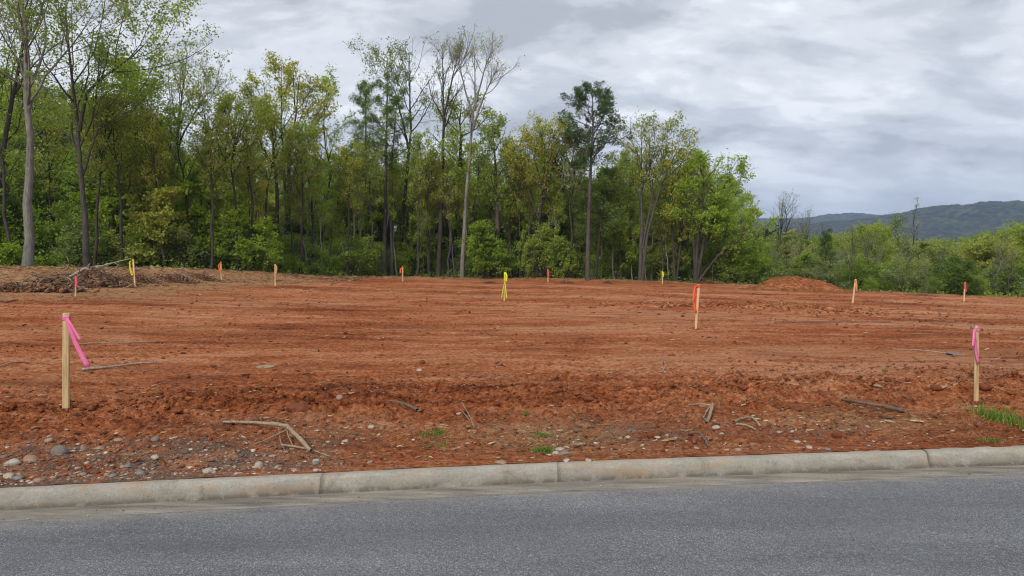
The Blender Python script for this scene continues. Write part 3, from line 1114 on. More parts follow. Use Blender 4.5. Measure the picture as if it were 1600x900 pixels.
# ---- front of the wood, from the left of the clearing round to the open valley
T('hardwood_tree', 'tall leaning grey hardwood cut by the frame edge, behind the thick pale trunk', 'tree', -30, -120, 37, 95, 'tall', 'bark_grey', 'leaf_mid', 101,
  stems_px=[[(-30, 430), (0, 240), (28, 80), (60, -120)], ([(-30, 430), (-22, 200), (-40, -80)], 0.7)], trunk_px=13, lf=11)
T('hardwood_tree', 'thick pale grey straight trunk standing nearest the frame edge beside the brush piles', 'tree', 42, -150, 33, 130, 'tall', 'bark_pale', 'leaf_pale', 102,
  stems_px=[([(42, 425), (44, 250), (40, 60), (30, -150)], 1.0), ([(42, 130, 0), (62, 70), (105, 15), (150, -60)], 0.30), ([(40, 75), (22, 20), (5, -40)], 0.25)],
  trunk_px=19, c0=.50, lf=10, n1=20)
T('hardwood_tree', 'tall dark trunk forking high with thin green crown, second from the pale trunk', 'tree', 137, -70, 36, 105, 'tall', 'bark_grey', 'leaf_mid', 103,
  stems_px=[([(137, 430), (131, 300), (122, 180), (112, 90), (100, -60)], 1.0), ([(123, 170), (132, 105), (160, 70), (200, 40), (235, 0)], 0.6), ([(128, 250), (150, 170), (178, 110)], 0.4)],
  trunk_px=13, lf=13, c0=.40)
T('broadleaf_tree', 'rounded bright green broadleaf crown between the forked trunk and the slim open tree', 'tree', 205, 92, 43, 68, 'leafy', 'bark_dark', 'leaf_fresh', 104, c0=.28, drop=.35)
T('hardwood_tree', 'slim open tree with upswept limbs against the sky, left of the olive leaning tree', 'tree', 270, 48, 47, 46, 'bare', 'bark_grey', 'leaf_pale', 105,
  stems_px=[([(262, 430), (268, 260), (278, 200), (292, 48)], 1.0), ([(268, 250), (285, 190), (330, 110)], 0.6)], trunk_px=9, c0=.52, lf=4)
T('broadleaf_tree', 'leaning olive tree whose dark trunk bends over the rounded thicket', 'tree', 312, 118, 44, 50, 'tall', 'bark_dark', 'leaf_olive', 106,
  stems_px=[([(305, 432), (318, 330), (342, 250), (375, 180), (395, 130)], 1.0), ([(330, 280), (328, 210), (335, 150)], 0.6)], trunk_px=12, c0=.42, lf=12)
T('broadleaf_tree', 'olive crowned tree with a cluster of dark upright stems above the bright layered shrub', 'tree', 445, 86, 50, 48, 'open', 'bark_dark', 'leaf_olive', 107,
  stems_px=[([(434, 432), (432, 280), (425, 200), (410, 110)], 1.0), ([(446, 432), (450, 250), (462, 160), (470, 95)], 0.9), ([(446, 400), (448, 330), (440, 200), (440, 90)], 0.8), ([(449, 300), (475, 215), (498, 160)], 0.5)],
  trunk_px=10, c0=.45, lf=12)
T('broadleaf_tree', 'slender straight tree with sparse bright leaves beside the gap of sky', 'tree', 504, 108, 52, 34, 'tall', 'bark_grey', 'leaf_fresh', 108, trunk_px=6, c0=.35, lf=10)
T('pine_tree', 'dark crowned pine with bare lower stem, outer of the two beside the sky gap', 'tree', 572, 125, 52, 34, 'pine', 'bark_dark', 'leaf_deep', 109, trunk_px=8, c0=.5, lf=13, ls=.15)
T('pine_tree', 'taller dark crowned tree with straight twin stems beside the sparse tall hardwoods', 'tree', 602, 112, 51, 38, 'pine', 'bark_grey', 'leaf_deep', 110,
  stems_px=[([(600, 440), (603, 260), (606, 112)], 1.0), ([(612, 440), (611, 260), (622, 140)], 0.7)], trunk_px=9, c0=.52, lf=13, ls=.15)
T('hardwood_tree', 'very tall thin hardwood leaning right with fine budding crown above the dark pines', 'tree', 628, 48, 53, 50, 'tall', 'bark_dark', 'leaf_grey', 111,
  stems_px=[([(622, 440), (632, 300), (642, 180), (640, 48)], 1.0), ([(638, 210), (620, 120), (600, 75)], 0.5)], trunk_px=9, c0=.55, lf=6)
T('hardwood_tree', 'tall bare topped hardwood with dark trunk just left of the pale slanting trunk', 'tree', 690, 44, 52, 30, 'bare', 'bark_dark', 'leaf_grey', 112,
  stems_px=[([(685, 440), (690, 300), (694, 160), (690, 44)], 1.0), ([(693, 170), (706, 100), (716, 60)], 0.5)], trunk_px=10, c0=.60, lf=1.6, a1=24, n1=18, wig=.17)
T('broadleaf_tree', 'mid height green tree filling between the two tall bare tops', 'tree', 705, 138, 54, 52, 'leafy', 'bark_dark', 'leaf_mid', 113, c0=.30, lf=13)
T('hardwood_tree', 'pale slanting trunk with wide leafless top, tallest bare crown of the wood', 'tree', 722, 46, 51, 25, 'bare', 'bark_pale', 'leaf_pale', 114,
  stems_px=[([(722, 441), (726, 330), (736, 200), (742, 140), (741, 46)], 1.0), ([(738, 185), (755, 130), (776, 84)], 0.62), ([(740, 165), (722, 100), (712, 55)], 0.5), ([(741, 150), (755, 90), (768, 52)], 0.5)],
  trunk_px=9, c0=.56, lf=.7, n1=22, n2=8, n3=5, a1=26, wig=.17)
T('broadleaf_tree', 'green and olive tree immediately right of the pale slanting trunk', 'tree', 783, 182, 53, 42, 'open', 'bark_grey', 'leaf_mid', 115, c0=.25)
T('broadleaf_tree', 'olive many stemmed tree with fanned dark limbs left of the tall pine', 'tree', 842, 182, 52, 50, 'tall', 'bark_dark', 'leaf_olive', 116,
  stems_px=[([(840, 441), (842, 330), (850, 290), (830, 200)], 1.0), ([(843, 320), (862, 240), (880, 190)], 0.7), ([(842, 330), (822, 270), (808, 220)], 0.55), ([(846, 300), (850, 240), (852, 182)], 0.6)],
  trunk_px=8, c0=.42, lf=9)
T('hardwood_tree', 'slim dark forked tree between the olive fan shaped tree and the tall pine', 'tree', 868, 185, 53, 34, 'bare', 'bark_dark', 'leaf_olive', 117,
  stems_px=[([(862, 441), (868, 330), (876, 230), (884, 185)], 1.0), ([(870, 300), (890, 262), (908, 232)], 0.5)], trunk_px=7, lf=5)
T('pine_tree', 'tall straight pine with open tufted crown standing above its neighbours', 'tree', 918, 130, 50, 55, 'pine', 'bark_grey', 'needle', 118,
  stems_px=[([(918, 441), (921, 300), (926, 200), (926, 130)], 1.0)], trunk_px=10, c0=.57, n1=30, lf=22, a1=66, up1=.10, spread=.10, drop=.22)
T('pine_tree', 'short dark bushy pine with flat tiers tucked right of the tall pine', 'tree', 937, 262, 52, 46, 'pine', 'bark_dark', 'leaf_deep', 119,
  stems_px=[([(930, 441), (938, 350), (950, 262)], 1.0)], trunk_px=7, c0=.35, a1=82, lf=16)
T('hardwood_tree', 'slim budding tree with thin grey stem behind the short dark pine', 'tree', 985, 232, 56, 32, 'open', 'bark_grey', 'leaf_fresh', 120, trunk_px=5, c0=.4, lf=8)
T('hardwood_tree', 'tall tree of three spreading pale stems with thin brownish leaves', 'tree', 1002, 172, 51, 50, 'tall', 'bark_grey', 'leaf_olive', 121,
  stems_px=[([(1000, 441), (1003, 330), (1002, 240), (1003, 172)], 1.0), ([(1002, 441), (1012, 350), (1032, 270), (1062, 190)], 0.9), ([(1004, 380), (1018, 290), (1014, 230), (1032, 180)], 0.6)],
  trunk_px=8, c0=.52, lf=5.5, n1=22)
T('broadleaf_tree', 'brownish olive leafed tree beside the bright green spreading tree', 'tree', 1055, 222, 52, 36, 'open', 'bark_dark', 'leaf_olive', 122,
  stems_px=[([(1055, 441), (1050, 350), (1050, 222)], 1.0), ([(1057, 420), (1066, 350), (1078, 260)], 0.8)], trunk_px=6, c0=.30, lf=13)
T('broadleaf_tree', 'bright green spreading tree with long low dark limbs at the end of the wood', 'tree', 1086, 236, 50, 44, 'open', 'bark_dark', 'leaf_fresh', 123,
  stems_px=[([(1086, 442), (1090, 370), (1100, 300), (1100, 240)], 1.0), ([(1087, 425), (1104, 350), (1130, 280), (1145, 245)], 0.85), ([(1088, 430), (1125, 390), (1150, 372), (1182, 352)], 0.7), ([(1090, 410), (1112, 350), (1125, 330)], 0.6), ([(1086, 430), (1084, 350), (1078, 280)], 0.6)],
  trunk_px=8, c0=.40, lf=13, n1=30, a1=50, drop=.62)
# ---- right hand side, ground falling away behind the lot
T('hardwood_tree', 'grey leafless tree with upswept limbs standing alone against the hills', 'tree', 1214, 296, 58, 27, 'bare', 'bark_dark', 'leaf_pale', 131, c0=.45, lf=.8, trunk_px=4, a1=24, ls=.08)
T('hardwood_tree', 'small thin grey topped tree just right of the lone leafless tree', 'tree', 1262, 322, 66, 22, 'bare', 'bark_grey', 'leaf_olive', 132, c0=.45, lf=.8, trunk_px=3, ls=.08)
T('spruce_tree', 'small dark pointed conifer behind the orange earth mound', 'tree', 1293, 358, 49.5, 26, 'spruce', 'bark_dark', 'needle', 133, trunk_px=4, n1=30, lf=8, a1=84, ls=.11)
T('broadleaf_tree', 'large bright green rounded tree behind the leaning stake', 'tree', 1356, 352, 56, 45, 'leafy', 'bark_grey', 'leaf_mid', 134, c0=.15, drop=.3, ls=.14)
T('hardwood_tree', 'tall dead looking spire of bare branches rising over the ridge line', 'tree', 1422, 309, 62, 18, 'bare', 'bark_grey', 'leaf_grey', 135, c0=.3, a1=40, prof='cone', lf=.5, trunk_px=4)
T('broadleaf_tree', 'yellow green young tree below the bare spire', 'tree', 1452, 378, 56, 33, 'leafy', 'bark_grey', 'leaf_pale', 136, c0=.15)
T('broadleaf_tree', 'olive brown tree on two dark stems at the lot edge near the frame edge', 'tree', 1538, 372, 50, 38, 'open', 'bark_dark', 'leaf_olive', 137,
  stems_px=[([(1542, 468), (1545, 430), (1538, 380)], 1.0), ([(1541, 455), (1556, 420), (1560, 385)], 0.8), ([(1534, 468), (1534, 420), (1532, 385)], 0.8)], trunk_px=5, c0=.35)
T('broadleaf_tree', 'big light green tree cut off by the frame edge above the lot corner', 'tree', 1604, 352, 52, 48, 'leafy', 'bark_grey', 'leaf_mid', 138, c0=.12, drop=.3)
T('broadleaf_tree', 'soft green round tree between the young yellow green tree and the two stemmed tree', 'tree', 1494, 395, 57, 36, 'leafy', 'bark_grey', 'leaf_olive', 139, c0=.12, drop=.3)
T('hardwood_tree', 'faint grey thin tree with dark top left of the bare spire', 'tree', 1402, 335, 66, 16, 'tall', 'bark_grey', 'leaf_grey', 140, c0=.4, lf=6, trunk_px=3)

# ---- shrubs and small trees along the front
SH = [  # px, top, Y, half width px, leaf, label
    (245, 268, 39, 62, 'leaf_olive', 'pale olive rounded thicket behind the yellow flagged stake', .15),
    (300, 240, 41, 60, 'leaf_fresh', 'tall green thicket under the leaning olive tree', .15),
    (385, 305, 41, 66, 'leaf_fresh', 'bright green layered shrub spreading above the pale flagged stake', .16),
    (85, 318, 39, 62, 'leaf_mid', 'dense green shrub filling between the pale trunk and the forked trunk', .14),
    (165, 270, 40, 52, 'leaf_fresh', 'leafy undergrowth tree behind the brush pile with the fallen branch', .14),
    (8, 385, 34.0, 24, 'leaf_fresh', 'low light green sapling at the foot of the pale trunk', .13),
    (-5, 235, 38, 60, 'leaf_deep', 'dark leafy thicket behind the pale trunk at the frame edge', .15),
    (758, 346, 50, 36, 'leaf_fresh', 'bright yellow green shrub beside the pale slanting trunk', .15),
    (505, 335, 52, 46, 'leaf_mid', 'soft green undergrowth tree below the slender straight tree', .15),
    (555, 262, 55, 44, 'leaf_fresh', 'light green understorey tree below the sky gap', .15),
    (655, 330, 53, 44, 'leaf_mid', 'green understorey shrub between the dark trunks', .15),
    (845, 350, 52, 40, 'leaf_mid', 'leafy understorey shrub beneath the fan shaped olive tree', .15),
    (880, 378, 52.5, 34, 'leaf_mid', 'low green shrub left of the tall pine trunk', .14),
    (965, 330, 54, 42, 'leaf_fresh', 'fresh green understorey tree right of the tall pine trunk', .15),
    (1040, 372, 53.5, 36, 'leaf_olive', 'olive green shrub behind the small yellow topped stake', .15),
    (1130, 345, 54, 46, 'leaf_mid', 'green leafy mass beneath the long low limbs', .15),
    (1180, 352, 56, 44, 'leaf_grey', 'grey green scrubby tree at the end of the wood', .15),
    (1240, 360, 56, 38, 'leaf_grey', 'pale scrub directly behind the orange earth mound', .15),
    (1262, 395, 50, 30, 'leaf_mid', 'low light shrub at the back of the earth mound', .14),
    (1330, 405, 52, 34, 'leaf_grey', 'drab scrub between the small conifer and the bright rounded tree', .14),
    (1395, 400, 54, 32, 'leaf_grey', 'brownish grey scrub right of the bright rounded tree', .14),
    (1425, 408, 50, 30, 'leaf_olive', 'sparse brownish shrub at the lot edge below the bare spire', .13),
    (1480, 420, 50, 32, 'leaf_grey', 'low grey brown scrub behind the distant pink flagged stake', .13),
    (1515, 425, 49, 28, 'leaf_fresh', 'small bright green shrub right of the distant pink flagged stake', .13),
    (1580, 415, 47, 34, 'leaf_mid', 'dense green shrub at the lot corner', .14),
    (720, 225, 60, 54, 'leaf_mid', 'mid green tree set back behind the pale slanting trunk', .16),
    (825, 255, 60, 50, 'leaf_grey', 'grey green tree set back behind the olive fan shaped tree', .16),
    (470, 245, 60, 50, 'leaf_deep', 'dark green tree set back behind the cluster of upright stems', .16),
    (610, 250, 60, 48, 'leaf_mid', 'green tree set back behind the two dark crowned pines', .16),
    (345, 235, 56, 50, 'leaf_mid', 'green tree set back behind the leaning olive tree', .16),
    (398, 262, 57, 48, 'leaf_olive', 'olive green tree set back behind the bright layered shrub', .16),
    (530, 290, 62, 46, 'leaf_deep', 'deep green tree set back below the gap of sky', .16),
    (655, 262, 61, 44, 'leaf_deep', 'deep green tree set back between the leaning hardwood and the bare top', .16),
    (770, 262, 62, 46, 'leaf_mid', 'green tree set back behind the bright yellow green shrub', .16),
    (900, 300, 62, 46, 'leaf_mid', 'green tree set back just left of the tall pine trunk', .16),
    (1030, 300, 62, 40, 'leaf_mid', 'green tree set back behind the three pale stems', .16),
    (1075, 330, 58, 40, 'leaf_olive', 'olive tree set back behind the bright spreading tree', .16),
]
for i, (px, top, Y, hw, leaf, lab, ls) in enumerate(SH):
    cx = random.uniform(-0.45, 0.45) * hw
    base = 436
    st = [([(px, base), (px + cx, (base + top) / 2), (px + cx * 0.6, top + 8)], 1.0)]
    for k in range(3):
        sx = (k - 1) * hw * 0.45 + random.uniform(-5, 5)
        st.append(([(px + sx * 0.1, base, 0), (px + sx * 0.6, base - (base - top) * 0.4, random.uniform(-1, 1)), (px + sx, top + (base - top) * random.uniform(0.15, 0.4), random.uniform(-1.4, 1.4))], 0.7))
    T('shrub' if top > 300 else 'understorey_tree', lab, 'shrub' if top > 300 else 'tree', px, top, Y, hw * 0.72, 'bush', 'bark_dark', leaf, 500 + i,
      stems_px=st, trunk_px=4.5, ls=ls * (0.66 if top > 300 else 0.85), n1=20, twigkeep=.35, cap=10500 if top > 300 else 7500, drop=.45 if top > 300 else .34, spread=.14)

# thin stems in the wood, one by one
TH = [(24, 36, 0), (72, 40, 4), (152, 39, -6), (176, 42, 5), (196, 40, 0), (222, 41, 6), (236, 44, -5), (402, 50, 5), (418, 53, 4), (455, 56, -2), (480, 54, 6), (488, 57, -6), (518, 54, 4), (538, 56, 6), (560, 53, 0), (582, 55, 5), (592, 57, -4),
      (616, 54, 4), (634, 57, 7), (648, 55, -5), (662, 53, 3), (672, 56, 4), (700, 53, -2), (712, 55, 6), (733, 56, 8), (768, 55, 3), (792, 56, 5), (806, 54, -8), (818, 57, 2), (826, 55, 6), (856, 53, 4), (888, 52, 7), (900, 55, 2),
      (908, 57, 5), (944, 55, 4), (958, 57, 3), (972, 54, -3), (990, 57, -4), (1018, 54, 6), (1034, 56, 3), (1064, 54, 4), (1110, 56, 6), (1150, 57, 8), (1312, 60, 3), (1378, 60, 4), (1440, 58, 5), (1466, 60, 4), (1475, 57, -4)]
thin_proto = [tree_meshes(700 + k, 10.5, 1.5, 'tall', ['bark_grey', 'bark_dark', 'bark_pale', 'bark_dark'][k], ['leaf_mid', 'leaf_olive', 'leaf_fresh', 'leaf_grey'][k],
              r_base=0.10, c0=.40 + .05 * k, lf=11, n1=14, n2=5) for k in range(4)]
for i, (px, Y, ln) in enumerate(TH):
    X = (px - 800) / F * Y
    z = float(Hf(X, Y, False)) - 0.1
    h = random.uniform(0.62, 1.0) if px < 1180 else random.uniform(0.38, 0.48)
    t = place_tree('slender_tree', '', 'tree', thin_proto[i % 4], (X, Y, z), random.uniform(0, 6.28),
                   (h, h, h), 'slender trees inside the wood')
    t.rotation_euler.x = random.uniform(-0.04, 0.04)
    later_label(t, px, 'slender %s tree behind {}' % ['mid green', 'olive', 'pale barked green', 'grey green'][i % 4])
    t.rotation_euler.y = ln * 0.008

dark_proto = [tree_meshes(770 + k, 10.5, 1.5, 'tall', 'bark_dark', ['leaf_olive', 'leaf_mid'][k], r_base=0.105, c0=.55, lf=10, n1=14, n2=5) for k in range(2)]
stem_proto = [tree_meshes(740 + k, 9.5, 1.1, 'tall', ['bark_pale', 'bark_grey', 'bark_pale'][k], ['leaf_fresh', 'leaf_pale', 'leaf_olive'][k],
              r_base=0.075, c0=.55, lf=8, n1=12, n2=5) for k in range(3)]
rs = random.Random(9)
for i in range(46):
    px = 180 + (1160 - 180) * (i + rs.uniform(-.45, .45)) / 46
    a = (px - 800) / F
    e = 50.0
    for _ in range(4):
        e = float(edge_y(a * e))
    Y = e + rs.uniform(1.0, 4.5) + (3 if px < 330 else 0)
    h = rs.uniform(0.45, 1.0)
    t = place_tree('slender_tree', '', 'tree', stem_proto[i % 3], (a * Y, Y, float(Hf(a * Y, Y, False)) - 0.1), rs.uniform(0, 6.28), (h, h, h), 'slender trees inside the wood')
    t.rotation_euler.x = rs.uniform(-0.05, 0.05)
    t.rotation_euler.y = rs.uniform(-0.07, 0.07)
    later_label(t, px, '%s sapling stem at the wood edge beside {}' % ['pale', 'grey', 'whitish'][i % 3])

for i, (px, dy, h, k) in enumerate([(152, 1.5, .95, 1), (168, 3.0, .8, 3), (188, 1.0, .9, 1), (232, 2.5, 1.0, 3), (255, 1.2, .85, 1), (292, 2.0, .9, 3), (330, 1.0, .8, 1), (368, 1.5, .95, 3), (398, 0.8, .9, 1), (418, 2.0, 1.0, 3),
                                   (468, 1.2, .9, 1), (488, 2.2, .95, 3), (540, 1.0, .85, 1), (650, 1.0, .95, 3), (672, 1.5, .9, 1), (742, 1.2, .9, 3), (812, 1.0, .85, 1)]):
    a = (px - 800) / F
    e = 45.0
    for _ in range(5):
        e = float(edge_y(a * e))
    Y = e + dy + (2.5 if px < 330 else 0.8)
    t = place_tree('slender_tree', '', 'tree', dark_proto[i % 2], (a * Y, Y, float(Hf(a * Y, Y, False)) - 0.1), rs.uniform(0, 6.28), (h, h, h), 'slender trees inside the wood')
    t.rotation_euler.y = rs.uniform(-0.06, 0.06)
    later_label(t, px, 'slim dark trunk with high thin crown beside {}')
bare_proto = [tree_meshes(760 + k, 6.5, 0.9, 'bare', ['bark_grey', 'bark_pale'][k], 'leaf_grey', r_base=0.06, c0=.35, lf=1.2, ls=.09, n1=14) for k in range(2)]
for i in range(26):
    px = 1150 + 460 * (i + rs.uniform(-.45, .45)) / 26
    a = (px - 800) / F
    e = 44.0
    for _ in range(4):
        e = float(edge_y(a * e))
    Y = e + rs.uniform(1.5, 9)
    h = rs.uniform(0.40, 0.75)
    t = place_tree('slender_tree', '', 'tree', bare_proto[i % 2], (a * Y, Y, float(Hf(a * Y, Y, False)) - 0.1), rs.uniform(0, 6.28), (h, h, h), 'thin bare stems on the falling edge')
    t.rotation_euler.y = rs.uniform(-0.12, 0.12)
    later_label(t, px, 'thin %s bare stem near {}' % ['grey', 'pale'][i % 2])

# ---- the wood behind, copies of a few kinds
back_proto = [tree_meshes(800 + k, *a) for k, a in enumerate([
    (11.5, 2.9, 'leafy', 'bark_dark', 'leaf_mid'), (11.5, 2.7, 'open', 'bark_grey', 'leaf_olive'), (11.0, 2.8, 'leafy', 'bark_dark', 'leaf_deep'),
    (12.5, 2.4, 'tall', 'bark_grey', 'leaf_grey'), (8.0, 3.4, 'bush', 'bark_dark', 'leaf_mid'), (7.0, 3.2, 'bush', 'bark_dark', 'leaf_deep')])]
rb = random.Random(5)
KIND = ['mid green rounded', 'olive open crowned', 'deep green rounded', 'thin grey green', 'mid green bushy', 'deep green bushy']


def back(X, Y, k, h, label, group, name='wood_tree'):
    z = float(Hf(X, Y, False)) - 0.15
    o = place_tree(name, label, 'tree', back_proto[k], (X, Y, z), rb.uniform(0, 6.28), (h * rb.uniform(0.9, 1.15), h * rb.uniform(0.9, 1.15), h), group)
    far = 'far' if Y > 76 else 'midway' if Y > 69 else 'close'
    later_label(o, 800 + X / Y * F, '%s tree %s behind {}' % (KIND[k], far))


for row, (Y0, n, kinds, hh) in enumerate([(61, 26, [4, 5, 4, 5, 2], .78), (66, 24, [0, 2, 1, 3, 4], .84), (73, 24, [1, 0, 2, 5], .88), (82, 26, [0, 2, 4, 5], .92), (94, 28, [2, 0, 2], 0.98)]):
    for i in range(n):
        a = -0.80 + (i + rb.uniform(-0.3, 0.3)) / n * (1.14)
        Y = Y0 + rb.uniform(-3, 3)
        lf = 1.62 if a < -0.46 else 1.35 if a < -0.33 else 1.12
        if Y0 > 60 and a < -0.33 and i % 2:
            lf *= 0.8
        if a < -0.45:
            Y *= 0.82
        back(a * Y, Y, rb.choice(kinds), hh * lf * rb.uniform(0.82, 1.08), 'leafy tree deep in the wood behind the front row of trunks', 'trees filling the wood behind the front row')
# side-on wood left of the frame, for light and neighbours
for i in range(16):
    Y = 14 + i * 2.2
    back(-(31 + rb.uniform(0, 5)), Y, rb.choice([0, 1, 2, 4]), rb.uniform(0.8, 1.1), 'leafy tree of the wood left of the clearing', 'trees filling the wood left of the clearing')

# ---- valley trees at the right
PH = [11.5, 11.5, 11.0, 12.5, 8.0, 7.0]


def valley(a, Y, k, top, label, group):
    X = a * Y
    z = float(Hf(X, Y, False)) - 0.15
    zt = CAM[2] + (400 - top) / F * Y
    h = max(0.25, (zt - z) / (PH[k] * 1.02))
    w = h * rb.uniform(1.0, 1.35)
    o = place_tree('valley_tree', label, 'tree', back_proto[k], (X, Y, z), rb.uniform(0, 6.28), (w, w, h), group)
    later_label(o, 800 + a * F, '%s tree %s behind {}' % (KIND[k], label))


for i in range(58):
    a = 0.31 + 0.52 * (i + rb.uniform(-.4, .4)) / 58
    px = 800 + a * F
    top = (368 if px < 1400 else 392 if px < 1530 else 378) + rb.uniform(-10, 22)
    valley(a, rb.uniform(62, 90), rb.choice([0, 1, 4, 4, 5, 2, 0]), top, 'down slope', 'trees on the slope beyond the lot')
for i in range(90):
    a = 0.30 + 0.52 * rb.random()
    px = 800 + a * F
    valley(a, rb.uniform(95, 190), rb.choice([0, 1, 2, 4, 2]), (374 if px < 1500 else 362) + rb.uniform(-4, 22), 'in valley', 'trees in the valley below the hills')
for i in range(60):
    a = 0.56 + 0.24 * rb.random()
    px = 800 + a * F
    valley(a, rb.uniform(150, 230), rb.choice([2, 2, 0, 5]), np.interp(px, [1440, 1500, 1560, 1600, 1700], [385, 370, 352, 342, 335]) + rb.uniform(0, 22), 'on rise', 'dark trees on the near wooded rise')

# ---- low growth along the foot of the wood
low_proto = [tree_meshes(850 + k, *a, stems=[(np.array([(0, 0, 0), (0.2, 0.1, 1.2), (0.1, 0, 2.7)]), 1.0), (np.array([(0, 0, 0), (-0.5, 0.3, 1.0), (-0.8, 0.3, 2.1)]), .7), (np.array([(0, 0, 0), (0.6, -0.3, 1.0), (1.0, -0.5, 1.9)]), .7)], **kw) for k, (a, kw) in enumerate([
    ((2.9, 1.3, 'bush', 'bark_dark', 'leaf_mid'), dict(r_base=.035, ls=.11, n1=14, lf=8)),
    ((2.9, 1.3, 'bush', 'bark_grey', 'leaf_fresh'), dict(r_base=.03, ls=.11, n1=14, lf=7)),
    ((2.9, 1.2, 'bush', 'bark_dark', 'leaf_grey'), dict(r_base=.03, ls=.10, n1=14, lf=6)),
    ((2.9, 1.3, 'bush', 'bark_dark', 'leaf_deep'), dict(r_base=.03, ls=.12, n1=14, lf=13))])]
for i in range(150):
    px = -60 + 1750 * (i + rb.uniform(-.5, .5)) / 150
    a = (px - 800) / F
    X = a * 48
    e = float(edge_y(X))
    for _ in range(3):
        e = float(edge_y(a * e))
    Y = e + (3.0 if 560 < px < 1130 else 1.4) + abs(rb.gauss(0, 3.5))
    if px < 330:
        Y = max(Y, 37.5 + rb.uniform(0, 3))
    X = a * Y
    h = rb.uniform(0.35, 1.25) * (0.75 if px > 1180 else 1.0)
    k = rb.choice([0, 0, 1, 1, 2] if px < 1180 else [0, 1, 2, 2, 2, 3])
    o = place_tree('low_shrub', '', 'shrub', low_proto[k], (X, Y, float(Hf(X, Y, False)) - 0.08), rb.uniform(0, 6.28), (h * 1.1, h * 1.1, h), 'low shrubs along the foot of the wood')
    later_label(o, px, 'low %s shrub beside {}' % ['mid green', 'light green', 'grey green', 'deep green'][k])


# far woodland reads as one mass: crowns in one mesh
def far_wood():
    r = np.random.default_rng(44)
    n = 900
    a = r.uniform(0.22, 0.95, n)
    Y = np.exp(r.uniform(math.log(200), math.log(900), n))
    X = a * Y
    Z = H0(X, Y)
    nl = 110
    cr = r.uniform(3.5, 6.0, n) * (0.8 + Y / 1500)
    hh = r.uniform(8, 13, n)
    d = norm(r.normal(size=(n, nl, 3)))
    lump = 1 + 0.28 * np.sin(3.1 * d[:, :, 0:1] + 5 * r.uniform(0, 1, (n, 1, 1)) * 6) * np.cos(2.7 * d[:, :, 1:2] + 4)
    P = d * cr[:, None, None] * lump * r.uniform(0.75, 1.0, (n, nl, 1))
    P[:, :, 2] = P[:, :, 2] * 0.9
    P += np.stack([X, Y, Z + hh - cr * 0.8], -1)[:, None]
    V, Fc = leaves_mesh(P.reshape(-1, 3), np.repeat(np.full(n, 2.1) * (0.7 + Y / 700), nl), r, 0.5, 0.8, 0.1)
    o = link('far_woodland', make_mesh('far_woodland', V, Fc, False, M['leaf_farwood']))
    tag(o, 'far woodland massed across the valley floor below the hills', kind='stuff')


def mat_farwood():
    m, t, out = new_mat('far_woodland_leaves')
    co = coords(t)
    n = t.noise(co, 0.05, 4, 0.7)
    r = island(t)
    f = t.math('MULTIPLY_ADD', n, 1.2, t.math('MULTIPLY_ADD', r, 0.3, -0.25))
    col = t.ramp(f, [(0.25, (0.030, 0.048, 0.018)), (0.5, (0.065, 0.095, 0.026)), (0.75, (0.12, 0.15, 0.045))])
    bsdf(t, out, col, 0.95, None, spec=0.05)
    return m


M['leaf_farwood'] = mat_farwood()
far_wood()


# ------------------------------------------------------------------ hills
def mat_hill():
    m, t, out = new_mat('wooded_hill_canopy')
    co = coords(t)
    v = t.n('ShaderNodeTexVoronoi', feature='F1', ins={'Scale': 0.11})
    t.set(v.inputs['Vector'], co)
    c = t.n('ShaderNodeSeparateColor')
    t.set(c.inputs[0], v.outputs['Color'])
    n = t.noise(co, 0.011, 6, 0.7)
    f = t.math('MULTIPLY_ADD', c.outputs[0], 0.40, t.math('MULTIPLY', n, 0.66))
    col = t.ramp(f, [(0.38, (0.005, 0.008, 0.006)), (0.5, (0.014, 0.021, 0.010)), (0.62, (0.034, 0.044, 0.017)), (0.76, (0.070, 0.066, 0.034))])
    bsdf(t, out, col, 0.95, None, spec=0.03)
    return m


M['hill'] = mat_hill()


def hill(name, Yc, crest, depth, seed, amp=1.0):
    """crest: [(column, row)] of the ridge line as it stands at distance Yc"""
    az = np.array([(p[0] - 800) / F for p in crest])
    top = np.array([CAM[2] + (400 - p[1]) / F * Yc for p in crest])
    X = np.arange(az[0] * Yc, az[-1] * Yc, 4.2)
    Y = np.arange(Yc - depth, Yc + depth * 0.12, 6.0)
    X, Y = np.meshgrid(X, Y)
    ht = np.interp(X / Yc, az, top)
    u = (Y - Yc) / depth
    body = np.where(u < 0, sstep(-1.0, 0.0, u) ** 0.9, 1 - 0.5 * sstep(0, 0.4, u))
    spur = 1 + amp * 0.22 * fbm(X / 260, Y / 420, 4, seed) * np.clip(-u * 4, 0, 1)
    Z = -25 + (ht + 25) * body * spur
    # tree crowns
    cx, cy = X / 9.0, Y / 9.0
    best = np.full(X.shape, 9.0)
    for ox in (-1, 0, 1):
        for oy in (-1, 0, 1):
            ix, iy = np.floor(cx) + ox, np.floor(cy) + oy
            jx = ix + _hash(ix, iy, seed) / 4294967296.0
            jy = iy + _hash(ix, iy, seed + 3) / 4294967296.0
            best = np.minimum(best, (cx - jx) ** 2 + (cy - jy) ** 2)
    Z = Z + 7.5 * np.sqrt(np.clip(1 - best, 0, 1)) + 7.0 * fbm(X / 34, Y / 34, 4, seed + 9)
    idx = np.arange(X.size).reshape(X.shape)
    q = np.stack([idx[:-1, :-1], idx[:-1, 1:], idx[1:, 1:], idx[1:, :-1]], -1).reshape(-1, 4)
    me = make_mesh(name, np.stack([X, Y, Z], -1).reshape(-1, 3), q, True, M['hill'])
    tag(link(name, me), kind='structure')


